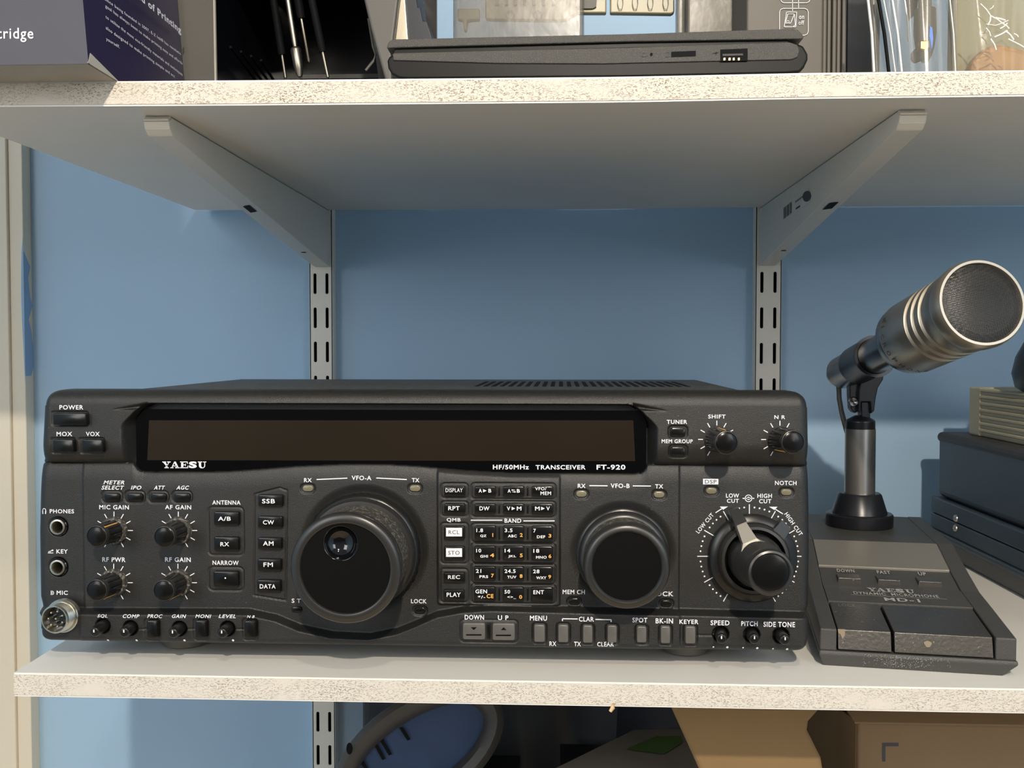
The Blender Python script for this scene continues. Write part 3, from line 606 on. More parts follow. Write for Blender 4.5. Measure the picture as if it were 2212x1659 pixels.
for x, y in ((664.8,1055),(896.5,1055),(1256,1067),(1424,1068.6),(1537,1060.5),(1699,1063.5)): key('indicator_lamp', x-11.5, y-6.5, x+11.5, y+6.5, e=.0006, m='lamp', r=.0015)
for x, y in ((907,1318.7),(1439.5,1304),(1240.8,1299.5),(641,1317)): key('push_button', x-12, y-6.5, x+12, y+6.5, e=.0006, r=.0015)

# knobs
def axis(bx, by, fx, fy, e):
    cx, cz = surf(bx, by); h = float(H0(cx, cz)); B = V3(cx, YP-h, cz); Fp = onY(fx, fy, YP-h-e); A = Fp-B; return B, A, np.linalg.norm(A)
def upang(A):   # helper frame matching lathe(): returns U,W
    A = A/np.linalg.norm(A); U = np.cross(A, V3(0, 0, 1)); U /= np.linalg.norm(U); return A, U, np.cross(U, A)
def gain(bx, by, fx, fy, e, ang, k=1.0, flange=True, R=.0057):
    B, A, L = axis(bx, by, fx, fy, e); A, U, W = upang(A); mb = MB()
    if flange: mb.lathe(B, A, [(.0077, -.001), (.0077, .0016), (.0072, .0028), (.0055, .0031)], M['dusty'], 48)
    fl = lambda t, k_: 1-.11*(1 if (math.cos(12*t) > .15 and k_ in (1, 2, 3)) else 0)
    mb.lathe(B, A, [(R*1.10, .002), (R*1.08, .004), (R*1.03, L-.0065), (R*1.0, L-.0035)], M['knob'], 96, fl, cap1=True)
    mb.lathe(B, A, [(R*1.0, L-.0040), (R*.97, L-.0030), (R*1.04, L-.0022), (R*1.04, L-.0012), (R*.98, L-.0004), (R*.93, L-.0003), (R*.90, L-.0007)], M['rim'], 48, cap1=False)
    mb.lathe(B, A, [(R*.90, L-.0007), (R*.8, L-.0004), (R*.5, L-.0001), (0.0001, L)], M['cap'], 48, cap1=False)
    ob = mb.build('control_knob', RD, smooth=45)
    d = math.cos(math.radians(ang))*-U if False else None
    t = math.radians(ang); dr = math.cos(t)*V3(1, 0, 0)+math.sin(t)*V3(0, 0, 1); dr -= A*(dr@A); dr /= np.linalg.norm(dr); sd = np.cross(A, dr)
    m2 = MB(); r1, r2 = R*1.10, R*1.06
    a0, a1 = B+A*.0045, B+A*(L-.0018); m2.hexa([a1+dr*(r2-.001)-sd*.0003, a1+dr*(r2-.001)+sd*.0003, a1+dr*r2+sd*.0003, a1+dr*r2-sd*.0003, a0+dr*(r1-.001)-sd*.0003, a0+dr*(r1-.001)+sd*.0003, a0+dr*r1+sd*.0003, a0+dr*r1-sd*.0003], M['orange'])
    m2.build('pointer_line', ob)
gain(246.8,1145.8,207.6,1158.7,.0205,52); gain(385.6,1145.8,354,1160,.0205,195); gain(246.2,1258.5,207.6,1275.2,.0205,-58); gain(384.8,1258.5,352.4,1276,.0205,-62)
gain(1548.3,949,1569.8,956.8,.0215,92,flange=False,R=.0060); gain(1684.5,949.3,1714,955.2,.0215,233,flange=False,R=.0060)
for i, (bx, by, fx, fy) in enumerate(((222,1352,203,1366),(281.5,1356.7,267.6,1366.3),(387.3,1358,372.7,1368),(491.6,1358,479,1368),(1557,1370,1558.5,1380),(1624,1371,1629.8,1380.3),(1687,1373,1696,1382.5))):
    B, A, L = axis(bx, by, fx, fy, .0095); mb = MB(); a, U, W = upang(A)
    mb.lathe(B, A, [(.0031, -.004), (.0031, .0028), (.0030, .0032), (.0028, L-.0012), (.0024, L-.0003), (.0018, L), (.0001, L-.0002)], M['knob'] if i else M['knob'], 32, cap1=False)
    ob = mb.build('trim_knob', RD, smooth=40); m2 = MB(); c = B+A/L*(L+.00005)+V3(0, 0, .0009); m2.box((c[0]-.0003, c[1]-.0002, c[2]-.0009), (c[0]+.0003, c[1]+.0006, c[2]+.0006), M['white']); m2.build('pointer_line', ob)

# big tuning knob
B, A, L = axis(785, 1188, 745, 1229, .043); A, U, W = upang(A)
DK = MB(); DK.lathe(B, A, [(.0312, -.001), (.0312, .0035), (.0302, .0055), (.0290, .0060)], M['knob'], 96, lambda t, k: 1+(.02 if (k == 1 and math.cos(40*t) > .4) else 0), cap1=True)
DK.lathe(B, A, [(.0290, .0055), (.0296, .0075), (.0296, .0100), (.0285, .0115), (.0262, .0118)], M['rim'], 96)
DK.lathe(B, A, [(.0266, .0110), (.0266, L-.0100)], M['dusty'], 96, cap1=False)
DK.lathe(B, A, [(.0266, L-.0100), (.0274, L-.0090), (.0281, L-.0050), (.0282, L-.0022), (.0277, L-.0008), (.0268, L), (.0240, L+.0003), (.0231, L), (.0227, L-.0010)], M['rim'], 128, cap1=False)
TK = DK.build('tuning_knob', RD, smooth=40); TK['label'] = 'large main tuning knob with finger dimple'
c = onY(735.5, 1173.7, (B+A*L)[1]); dim = c-B; dim -= A*(dim@A); Rd = .0091
mb = MB(); n = 96; C0 = B+A*(L-.0010); out = [C0+.0227*(math.cos(2*math.pi*i/n)*U+math.sin(2*math.pi*i/n)*W) for i in range(n)]; inn = []
for o in out:
    d = o-(C0+dim); d /= np.linalg.norm(d); inn.append(C0+dim+d*Rd)
mb.add(out+inn, [(i, (i+1) % n, (i+1) % n+n, i+n) for i in range(n)], M['disc']); mb.build('knob_face', TK)
mb = MB(); mb.lathe(C0+dim, A, [(Rd, 0), (Rd*.975, .0004), (Rd*.94, .0003), (Rd*.91, -.0006), (Rd*.75, -.0028), (Rd*.55, -.0041), (Rd*.3, -.0049), (.0001, -.0051)], M['gloss'], 64, cap1=False); mb.build('finger_dimple', TK, smooth=60)
# second tuning knob
B, A, L = axis(1346, 1198, 1354.5, 1224.5, .030); A, U, W = upang(A); DK = MB()
DK.lathe(B, A, [(.0250, -.001), (.0250, .0012), (.0240, .0020)], M['knob'], 96); DK.lathe(B, A, [(.0238, .0015), (.0236, .006), (.0226, .0075), (.0212, .008)], M['rim'], 96)
DK.lathe(B, A, [(.0213, .007), (.0213, L-.008)], M['dusty'], 96, cap1=False)
DK.lathe(B, A, [(.0213, L-.0080), (.0220, L-.0065), (.0221, L-.0030), (.0214, L-.0008), (.0204, L), (.0186, L+.0001), (.0178, L-.0005), (.0174, L-.0013)], M['rim'], 128, cap1=False)
TB = DK.build('tuning_knob', RD, smooth=40); TB['label'] = 'smaller second tuning knob with plain face'
mb = MB(); mb.lathe(B, A, [(.0174, L-.0013), (.0001, L-.0011)], M['disc'], 96, cap1=False); mb.build('knob_face', TB, smooth=40)
# dual filter knob
B, A, L = axis(1623, 1203, 1665.5, 1238, .045); A, U, W = upang(A); B1 = B
mb = MB(); mb.lathe(B, A, [(.0232, -.001), (.0232, .0040), (.0226, .0048), (.0192, .0056)], M['knob'], 96, cap1=False)
mb.lathe(B, A, [(.0192, .0056), (.0190, .0066), (.0184, .0092), (.0174, .0102), (.0160, .0104)], M['rim'], 120, lambda t, k: 1-.015*(math.cos(60*t) > .3 and k in (1, 2)), cap1=False)
mb.lathe(B, A, [(.0160, .0104), (.0157, .0098), (.0157, .003), (.001, .003)], M['disc'], 96, cap1=False)
def radial(ang): t = math.radians(ang); d = math.cos(t)*V3(1, 0, 0)+math.sin(t)*V3(0, 0, 1); d -= A*(d@A); d /= np.linalg.norm(d); return d, np.cross(d, A)
d, s = radial(47); mb.hexa([B+A*.0092+d*.0180-s*.0038, B+A*.0092+d*.0180+s*.0038, B+A*.0062+d*.0250+s*.0032, B+A*.0062+d*.0250-s*.0032, B+A*.001+d*.0180-s*.0038, B+A*.001+d*.0180+s*.0038, B+A*.001+d*.0250+s*.0032, B+A*.001+d*.0250-s*.0032], M['rim'])
mb.build('outer_dial', RD, smooth=40)['label'] = 'knurled outer dial with square tab'
mb = MB(); mb.lathe(B, A, [(.0138, .004), (.0136, .0150), (.0125, .0200), (.0118, .0215), (.0114, L-.0075), (.0112, L-.0068), (.0114, L-.006), (.0116, L-.004), (.0116, L-.0022), (.0108, L-.0004), (.0098, L), (.0094, L-.0004), (.0090, L-.0012)], M['rim'], 72, cap1=False)
mb.lathe(B, A, [(.0090, L-.0012), (.0075, L-.0008), (.0001, L-.0006)], M['cap'], 72, cap1=False)
IN = mb.build('inner_knob', RD, smooth=40)
mb = MB(); d, s = radial(113)
def P_(r, t, w): return B+A*t+d*r+s*w
arm = [(.006,-.0074,.0235),(.0100,-.0064,.0228),(.0128,-.0040,.0210),(.0215,-.0026,.0150),(.0215,.0026,.0150),(.0128,.0036,.0210),(.0100,.0064,.0228),(.006,.0074,.0235)]
mb.rings([[P_(r_, t_-.0075, s_) for r_, s_, t_ in arm], [P_(r_, t_, s_) for r_, s_, t_ in arm]], M['silver'])
mb.build('pointer_arm', IN)['label'] = 'silver pointer arm'
mb = MB(); mb.hexa([P_(.0215,.0152,-.0032), P_(.0215,.0152,.0032), P_(.0288,.0105,.0026), P_(.0288,.0105,-.0026), P_(.0205,.0075,-.0034), P_(.0205,.0075,.0034), P_(.0288,.0060,.0026), P_(.0288,.0060,-.0026)], M['knob'])
mb.build('pointer_tip', IN)
# sockets
for x, y in ((126,1137.7),(126,1225)):
    cx, cz = surf(x, y); B = V3(cx, YP-float(H0(cx, cz)), cz); A = V3(0, -1, 0); mb = MB()
    mb.lathe(B, A, [(.0052, -.001), (.0052, .0006), (.0047, .0010), (.0046, .0002)], M['gloss'], 48, cap1=False)
    mb.lathe(B, A, [(.0045, -.0004), (.0045, .0008), (.0042, .0014), (.0033, .0015), (.0030, .0009), (.0029, -.008)], M['nickel'], 48, cap1=False); mb.lathe(B, A, [(.0029, -.0079), (.0001, -.0079)], M['dark'], 24, cap1=False)
    mb.build('jack_socket', RD, smooth=40)
B, A, L = axis(136, 1330, 117, 1338.6, .0088); mb = MB(); A = A/np.linalg.norm(A)
mb.lathe(B, A, [(.0091, -.002), (.0091, .0008), (.0086, .0014), (.0076, .0014)], M['nickel'], 64)
mb.lathe(B, A, [(.0076, .0012), (.0077, .002)]+[(.0077-.0003*(i % 2), .002+i*.00035) for i in range(1, 16)]+[(.0076, L-.0007), (.0072, L), (.0067, L), (.0065, L-.0008), (.0064, L-.0055)], M['nickel'], 64, cap1=False)
MS = mb.build('microphone_socket', RD, smooth=30)
mb = MB(); mb.lathe(B, A, [(.0064, L-.0055), (.0001, L-.0055)], M['gloss'], 32, cap1=False); A, U, W = upang(A)
for k in range(8):
    t = 2*math.pi*k/7; r = .0041 if k < 7 else 0; c = B+r*(math.cos(t)*U+math.sin(t)*W)
    mb.lathe(c, A, [(.0007, L-.0056), (.0007, L-.0018), (.0004, L-.0013), (.00005, L-.0012)], M['nickel'], 12, cap1=False)
mb.build('contact_pins', MS, smooth=40)
# ------------------------------------------------------------------ desk microphone
FL = V3(.1403, .5492, ZS); ax = V3(.9882, -.1532, 0); bx_ = V3(.1532, .9882, 0)
def Q(o, b, z): return FL+ax*o+bx_*b+V3(0, 0, z)
PB = [0, .0485, .080, .1095, .151, .262]; PZ = [.0200, .0239, .0262, .0318, .0412, .0412]
pz_ = lambda b: float(np.interp(b, PB, PZ))
DM = thing('desk_microphone', 'silver headed desk microphone on a charcoal base with push-to-talk bar, right of the radio', 'microphone', Q(.047, .13, 0))
mb = MB()
def ringz(z, o0, o1, b0, b1): return [Q(o0, b0, z), Q(o1, b0, z), Q(o1, b1, z), Q(o0, b1, z)]
mb.rings([ringz(0, .0005, .0905, .003, .262), ringz(.0068, -.0018, .0975, 0, .265), ringz(.0088, -.0016, .0972, .0005, .265)], M['micbase'])
mb.build('base_plinth', DM, bevel=.0006)
def slab(o0, o1, b0, b1, m, dz=0, zb=.0085, bf=None, o0b=None, o1b=None, cuts=()):
    bs = sorted(set([b0, b1]+[b for b in PB if b0 < b < b1])); R = []
    for b in bs:
        z = pz_(b)+dz; R.append([Q(o0, b, zb), Q(o1, b, zb), Q(o1, b, z), Q(o0, b, z)])
    mb = MB(); mb.rings(R, m); return mb
for o0, o1 in ((-.0014, .0072), (.0866, .0968)): slab(o0, o1, .0015, .262, M['micbase'], .0003).build('side_rail', DM, bevel=.0008)
slab(.0072, .0866, .151, .262, M['micbase']).build('rear_deck', DM, bevel=.0005)
slab(.0072, .0866, .0075, .151, M['dark'], -.0045).build('base_core', DM)
slab(.0074, .0864, .1105, .1508, M['silver'], .0004, .020).build('silver_plate', DM, bevel=.0004)
slab(.0074, .0864, .0815, .1095, M['micbase'], -.0006, .018).build('button_strip', DM, bevel=.0003)
slab(.0074, .0864, .0495, .0805, M['micbase'], .0002, .016).build('name_strip', DM, bevel=.0003)
def mkey(o0, o1, name, lab=None):
    mb = MB(); R = [[Q(o0, .0012, .0095), Q(o1, .0012, .0095), Q(o1, .0480, .0100), Q(o0, .0480, .0100)], [Q(o0, .0042, .0198), Q(o1, .0042, .0198), Q(o1, .0480, .0236), Q(o0, .0480, .0236)]]
    mb.rings(R, M['mickey']); o = mb.build(name, DM, bevel=.0005)
    if lab: o['label'] = lab
    return o
LKK = mkey(.0080, .0352, 'lock_key', 'left key with worn paint'); PTT = mkey(.0368, .0857, 'talk_bar', 'wide push-to-talk bar')
def top(o, b, dz=.0004): return Q(o, b, pz_(b)+dz)
for o0, o1 in ((.0167, .0307), (.0402, .0536), (.0636, .0775)):
    mb = MB(); mb.rings([[top(o0, .0865, -.001), top(o1, .0865, -.001), top(o1, .0985, -.001), top(o0, .0985, -.001)], [top(o0+.0004, .0870, .0022), top(o1-.0004, .0870, .0022), top(o1-.0004, .0980, .0004), top(o0+.0004, .0980, .0004)]], M['mickey']); mb.build('small_button', DM, bevel=.0003)
def mtext(mb, s, o0, o1, b0, b1, m, dz=.0006, **k):
    O = top(o0, b0, dz); put(mb, s, O, top(o1, b0, dz)-O, top(o0, b1, dz)-O, m, **k)
mb = MB(); mtext(mb, 'DOWN', .0180, .0285, .1010, .1060, M['dimw'], bold=.02, dz=.0002); mtext(mb, 'FAST', .0420, .0500, .1010, .1060, M['dimw'], bold=.02, dz=.0002); mtext(mb, 'UP', .0665, .0710, .1010, .1060, M['dimw'], bold=.02, dz=.0002); mb.build('button_lettering', DM)
mb = MB(); mtext(mb, 'YAESU', .0325, .0590, .0700, .0772, M['dimw'], geo=yaesu()); mtext(mb, 'DYNAMIC  MICROPHONE', .0235, .0712, .0632, .0685, M['dimw'], bold=.012); mtext(mb, 'MD-1', .0395, .0590, .0530, .0592, M['dimw'], bold=.026)
mb.add([top(.0215, .0614, .0006), top(.0750, .0614, .0006), top(.0750, .0618, .0006), top(.0215, .0618, .0006)], [(0, 1, 2, 3)], M['dimw']); mb.build('name_lettering', DM)
mb = MB(); rnd = random.Random(3)
kt = lambda o, b: Q(o, b, .0197+(b-.0032)/.0448*.0039+.0003)
O = kt(.0125, .0410); put(mb, 'LOCK', O, kt(.0220, .0410)-O, kt(.0125, .0455)-O, M['scuff'], bold=-.012)
mb.add([Q(.0080, .0040, .0199), Q(.0118, .0040, .0199), Q(.0116, .0030, .0168), Q(.0102, .0024, .0150), Q(.0094, .0031, .0172), Q(.0082, .0034, .0180)], [list(range(6))], M['worn'])
for i in range(22):
    o, b = rnd.uniform(.009, .034), rnd.uniform(.006, .044); s = rnd.uniform(.0002, .0005); mb.add([kt(o, b), kt(o+s, b), kt(o+s*.6, b+s*1.5)], [(0, 1, 2)], M['scuff'])
mb.build('worn_paint', LKK)
mb = MB()
for i in range(10):
    o, b = rnd.uniform(.038, .084), rnd.uniform(.006, .044); s = rnd.uniform(.0002, .0004); mb.add([kt(o, b), kt(o+s, b), kt(o+s*.6, b+s*1.5)], [(0, 1, 2)], M['scuff'])
mb.add([Q(.0535+.0019*math.cos(t)*(1+.2*math.sin(3*t)), .0024+.0005*math.sin(t), .0148+.0016*math.sin(t)) for t in np.linspace(0, 2*math.pi, 12, endpoint=False)], [list(range(12))], M['worn']); mb.build('worn_paint', PTT)
mb = MB()
for i in range(330):
    o = rnd.gauss(.040, .012); z = rnd.choice([rnd.uniform(.0012, .0064), rnd.gauss(.0072, .0004)])
    if not .02 < o < .066 or not .001 < z < .0085: continue
    b = (.003-.003*z/.0068 if z < .0068 else .0002)-.0005; s = rnd.uniform(.0001, .0007); q = rnd.uniform(-.0004, .0008); mb.add([Q(o, b, z), Q(o+s, b, z+q), Q(o+s*.8, b, z+q+.00014), Q(o-.0001, b, z+.0002)], [(0, 1, 2, 3)], M['scuff'])
mb.build('scuff_marks', DM)
# stem
ZD = ZS+.0412; SB = onZ(1856, 1135, ZD); Ys = SB[1]
zat = lambda py: onY(1858, py, Ys)[2]
mb = MB(); mb.lathe(SB, V3(0, 0, 1), [(.0232, 0), (.0236, .0008), (.0236, .0085), (.0228, .0094), (.0196, .0096), (.0155, zat(1068)-ZD), (.0143, zat(1064)-ZD), (.0110, zat(1064)-ZD)], M['micblack'], 64); ob = mb.build('stand_collar', DM, smooth=35)
mb = MB(); mb.lathe(SB, V3(0, 0, 1), [(.0108, zat(1070)-ZD), (.0108, zat(926)-ZD)], M['chrome'], 48); mb.build('stand_tube', DM, smooth=40)
zc_ = zat(926)-ZD; zt_ = zat(906)-ZD
mb = MB(); mb.lathe(SB, V3(0, 0, 1), [(.0104, zc_), (.0104, zt_-.001), (.0095, zt_), (.0055, zt_+.0022), (.0040, zt_+.003)], M['micblack'], 40)
P = lambda px, py, dy=0: onY(px, py, Ys+dy)
mb.prism([P(1861,903,-.005), P(1880,903,-.005), P(1881,868,-.005), P(1861,868,-.005)], (0, .010, 0), M['micblack'])
mb.build('swivel_post', DM, smooth=40, bevel=.0006)
mb = MB()
mb.prism([P(1835,820,-.004), P(1862,812,-.004), P(1857,840,-.004), P(1853,890,-.004), P(1846,893,-.004), P(1838,884,-.004), P(1836,858,-.004)], (0, .009, 0), M['micblack'])
mb.prism([P(1862,808,-.008), P(1909,812,-.008), P(1908,820,-.008), P(1897,838,-.008), P(1892,862,-.008), P(1889,888,-.008), P(1882,894,-.008), P(1880,868,-.008), P(1861,868,-.008), P(1859,893,-.008), P(1854,890,-.008), P(1856,845,-.008)], (0, .014, 0), M['micblack'])
YK = mb.build('swivel_yoke', DM, bevel=.0012)
mb = MB(); mb.lathe(P(1843,868,-.0045), V3(0, -1, 0), [(.0038, 0), (.0038, .001), (.003, .0016), (.001, .0010), (.0001, .0004)], M['dchrome'], 24, cap1=False); mb.build('yoke_screw', YK, smooth=40)
T0 = onY(1813, 808, .772); H0_ = onY(2123, 653, .566); AX = H0_-T0; LM = np.linalg.norm(AX); AX = AX/LM
def tpx(px):
    lo, hi = 0, LM
    for _ in range(40):
        m_ = (lo+hi)/2; p = T0+AX*m_; d = p@FW
        if 1106+F*(p@RT)/d < px: lo = m_
        else: hi = m_
    return lo
s0 = tpx(1958); sr = tpx(1888); sf = LM-.002
mb = MB(); mb.lathe(T0, AX, [(.0085, -.004), (.0090, .002), (.0098, .004)], M['chrome'], 48, cap0=True); mb.build('tail_cap', DM, smooth=40)
mb = MB(); mb.lathe(T0, AX, [(.0108, .0035), (.0121, .0065), (.0123, s0)], M['dchrome'], 72, cap0=True); mb.build('handle_sleeve', DM, smooth=40)
mb = MB(); mb.lathe(T0, AX, [(.0124, sr-.030), (.0136, sr-.030), (.0140, sr-.002), (.0146, sr), (.0146, sr+.002), (.0124, sr+.002)], M['micblack'], 72, cap1=False); mb.build('clip_cup', DM, smooth=40)
Lh = sf-s0; g = lambda f: s0+Lh*f
mb = MB(); mb.lathe(T0, AX, [(.0123, s0-.001), (.0200, s0+.001), (.0222, s0+.005), (.0226, g(.13))], M['dchrome'], 96, cap1=False); mb.build('head_collar', DM, smooth=40)
pr = [(.0226, g(.13)), (.0232, g(.14)), (.0234, g(.50))]
for f in (.52, .62, .72): pr += [(.0234, g(f)), (.0219, g(f+.008)), (.0215, g(f+.03)), (.0219, g(f+.052)), (.0235, g(f+.06))]
pr += [(.0236, g(.88)), (.0240, g(.885)), (.0246, g(.91)), (.0250, g(.965)), (.0247, g(1)), (.0238, g(1.018)), (.0224, g(1.018)), (.0219, g(1.0)), (.0218, g(.96))]
mb = MB(); mb.lathe(T0, AX, pr, M['plated'], 128, cap1=False); HD = mb.build('microphone_head', DM, smooth=50)
AA, U_, W_ = upang(AX); mb = MB(); G0 = T0+AX*g(.995)
mb.lathe(G0, AX, [(.0220, -.002), (.0212, 0), (.018, .0016), (.012, .0028), (.006, .0034), (.0001, .0036)], M['mesh'], 64, cap1=False); 
zd = lambda r: .0004+.0036*(1-(r/.0219)**2)
N = 34
for k in range(-N+1, N):
    for d in (0, 1):
        c = k/N*.0219; ext = math.sqrt(max(.0219**2-c*c, 0)); n = max(3, int(ext/.0011)); pts = []
        for i in range(n+1):
            q = -ext+2*ext*i/n; r = math.hypot(c, q); lift = zd(r)+(.00012 if (i+k+d) % 2 else -.00004); pts.append((c, q, lift) if d == 0 else (q, c, lift))
        w_ = .00011; vs = []
        for (a, b_, z) in pts:
            if d == 0: vs += [G0+U_*(a-w_)+W_*b_+AX*z, G0+U_*(a+w_)+W_*b_+AX*(z)]
            else: vs += [G0+U_*a+W_*(b_-w_)+AX*z, G0+U_*a+W_*(b_+w_)+AX*z]
        mb.add(vs, [(2*i, 2*i+1, 2*i+3, 2*i+2) for i in range(n)], M['wire'])
mb.build('mesh_grille', DM)
mb = MB()
def proj(p): d_ = p@FW; return 1106+F*(p@RT)/d_, 829.5+F*(p@DN)/d_
rd = lambda a: math.cos(a)*U_+math.sin(a)*W_
def near(px, py): return min((math.radians(k) for k in range(0, 360, 2)), key=lambda a: math.hypot(*(np.array(proj(T0+AX*g(.17)+rd(a)*.0235))-(px, py)))+(1000 if (rd(a)@FW) > .25 else 0))
a0_, a1_ = near(1928, 697), near(1993, 788)
if a1_-a0_ > math.pi: a0_ += 2*math.pi
if a0_-a1_ > math.pi: a1_ += 2*math.pi
sg = 1 if a1_ > a0_ else -1
for i, ch in enumerate('MICROPHONE'):
    ang = a0_+(a1_-a0_)*i/9
    h = .0046; wd = .0030 if ch != 'I' else .0008; c = T0+AX*g(.17)+rd(ang)*.02345; tan = (-math.sin(ang)*U_+math.cos(ang)*W_)*sg
    put(mb, ch, c, tan*wd, AX*h, M['ink'], bold=.01)
mb.build('head_lettering', HD)
mb = MB(); mb.tube([T0-AX*.002+V3(0, 0, -.006), P(1812,838,.02), P(1813,862,.02), P(1818,890,.018), P(1826,920,.012), P(1834,950,.012), P(1845,1000,.013), P(1850,1090,.013)], .0019, M['cable']); mb.build('microphone_cable', DM, smooth=60)

# ------------------------------------------------------------------ boxes at the right end of the lower shelf
def bx(mb, x0, x1, y0, y1, z0, z1, m): mb.box((x0, y0, z0), (x1, y1, z1), m)
EB = thing('equipment_box', 'blue-grey metal equipment box with two chrome screws, on the lower shelf at right', 'electronics box', (.42, .73, ZS))
mb = MB(); bx(mb, .3175, .54, .585, .8760, -.1250, -.0706, M['boxblue']); mb.build('upper_cover', EB, bevel=.006)
mb = MB(); bx(mb, .3165, .541, .584, .8770, -.0790, -.0702, M['boxlid']); mb.build('lid', EB, bevel=.0042)
mb = MB(); bx(mb, .3140, .543, .582, .8790, -.1385, -.1252, M['boxblue']); mb.build('middle_band', EB, bevel=.0012)
mb = MB(); bx(mb, .3140, .543, .582, .8790, -.1520, -.1392, M['boxblue']); mb.build('lower_band', EB, bevel=.0012)
mb = MB(); bx(mb, .3115, .546, .580, .8810, -.1560, -.1520, M['boxblue']); mb.build('flange', EB, bevel=.0012)
mb = MB(); bx(mb, .3165, .541, .584, .8770, ZS+.0002, -.1560, M['boxgrey']); mb.build('plinth', EB, bevel=.0015)
for px, py in ((2065, 1119.7), (2064, 1141)):
    p = onX(px, py, .3138); mb = MB(); mb.lathe(p+V3(.0004, 0, 0), V3(-1, 0, 0), [(.0030, 0), (.0029, .0008), (.0022, .0017), (.0010, .0020), (.0009, .0012), (.0001, .0012)], M['chrome'], 24, cap1=False); mb.build('screw', EB, smooth=40)
VB = thing('vented_box', 'beige plastic box with horizontal louvres, on top of the blue-grey equipment box', 'electronics box', (.42, .74, -.0702))
mb = MB(); bx(mb, .3340, .50, .62, .8480, -.0701, -.0322, M['beige']); mb.build('housing', VB, bevel=.0015)
mb = MB(); bx(mb, .3325, .50, .8270, .8490, -.0701, -.0312, M['beige']); mb.build('end_frame', VB, bevel=.0015)
for i in range(7):
    z = -.0665+i*.0053; mb = MB(); mb.prism([(.3342, .827, z), (.3322, .827, z+.0008), (.3322, .827, z+.0022), (.3342, .827, z+.0034)], (0, -.205, 0), M['beige']); mb.build('louvre', VB)
mb = MB(); mb.lathe(V3(.366, .752, -.0322), V3(0, 0, 1), [(.030, 0), (.036, .004), (.0385, .014), (.036, .026), (.026, .046), (.0001, .048)], M['rim'], 48); tag(mb.build('camera_housing', smooth=50, origin=(.366, .752, -.0322)), 'rounded black object on top of the beige louvred box, cut by the frame edge', 'black device')

# ------------------------------------------------------------------ top shelf, left to right
zt = upz(-.2)+.0128+.0002
yb = onZ(190, 138, zt)[1]
IB = thing('ink_cartridge_box', 'dark purple ink cartridge carton with white text, overhanging the upper shelf front at left', 'box', (-.28, yb+.06, zt))
xr = onY(191, 137, yb)[0]; IB['_o'] = (-.28, yb+.06, zt)
yk = .622; tl = lambda z: (z-zt)*-.075
H_ = .24; Z = lambda z: z  # unseen upper part made taller to block lamp light from the wall
def ibp(x, y, z): return V3(x+tl(z), y, z)
x2 = xr-.165  # unseen left part widened to keep lamp light off the wall
mb = MB(); mb.add([ibp(x2, yb, zt), ibp(xr, yb, zt), ibp(xr, yb, zt+H_), ibp(x2, yb, zt+H_)], [(0, 1, 2, 3)], M['navyfront']); mb.build('front_panel', IB)
mb = MB(); mb.add([ibp(xr, yb, zt), ibp(xr-.001, yk, zt), ibp(xr-.001, yk, zt+H_), ibp(xr, yb, zt+H_)], [(0, 1, 2, 3)], M['navy']); mb.build('side_panel', IB)
mb = MB(); o = .0006
mb.hexa([ibp(x2+o, yb+o, zt), ibp(xr-o, yb+o, zt), ibp(xr-o, yb+o, zt+H_), ibp(x2+o, yb+o, zt+H_), ibp(x2+o, yk, zt), ibp(xr-.0016, yk, zt), ibp(xr-.0016, yk, zt+H_), ibp(x2+o, yk, zt+H_)], M['card'])
mb.prism([ibp(xr+.0002, yb-.0002, zt+.0006), ibp(xr+.0002, yb+.002, zt+.0002), ibp(xr+.0002, .523, zt+.0001), ibp(xr+.0002, yb+.003, zt+.006)], (-.0008, 0, 0), M['card'])
mb.build('bare_card_body', IB)
mb = MB(); y_ = yb-.0003
O = onY(-6, 91, y_); U = onY(72.5, 91, y_)-O; W = onY(-6, 60, y_)-O; put(mb, 'tridge', V3(O[0], y_, O[2]), V3(U[0], 0, U[2]), V3(0, 0, W[2]), M['white'], bold=.012)
for s, x0, y0, x1, y1, hh, bo in (('Brand of Printing', 270, -22, 392, 78, 22, .03), ('Since being founded in 2007, E-Z Ink\u00ae has revolutio', 226, 2, 391, 121, 9.5, .006), ('goal has always been to make printing easy and afforda', 228, 18, 394.5, 142, 9.5, .006),
      ('to utilize the most eco-friendly materials and techniques', 228.6, 41, 394.5, 166, 9.5, .006), ('also designed to make printing simple and acc', 229, 65, 378, 170, 9.5, .006), ('yourself.', 229.6, 89, 259, 107, 9.5, .006)):
    xx = xr+.0008+tl(zt+.02); O = onX(x0, y0, xx); E_ = onX(x1, y1, xx); W = onX(x0, y0-hh, xx)-O
    put(mb, s, O, E_-O, V3(-.075*W[2], 0, W[2]), M['white'], bold=bo)
mb.build('carton_lettering', IB)

# open tool case
TC = thing('tool_case', 'open black tool case holding screwdrivers, standing between the purple carton and the laptop', 'tool case', (-.16, .66, zt))
yc = .585; p = lambda px, py, y=yc: onY(px, py, y)
zlo = zt; 
def pz2(px, py, y): q = onY(px, py, y); return V3(q[0], y, max(q[2], zlo))
mb = MB()
mb.prism([pz2(398, 190, .628), pz2(467, 190, .628), pz2(463, -40, .628), pz2(372, -40, .628)], (0, .0015, 0), M["greyflap"]); mb.build("left_panel", TC)
mb = MB(); mb.prism([pz2(463.5, 190, .627), pz2(467.5, 190, .627), pz2(463.5, -40, .627), pz2(459.5, -40, .627)], (0, .002, 0), M['card']); mb.build('panel_edge', TC)
mb = MB(); mb.prism([pz2(836, 190, yc), pz2(848, 190, yc), pz2(846, 120, yc), pz2(868, -60, yc), pz2(772, -60, yc), pz2(800, 60, yc)], (0, .006, 0), M['greyflap'])
mb.build('right_flap', TC, bevel=.002)
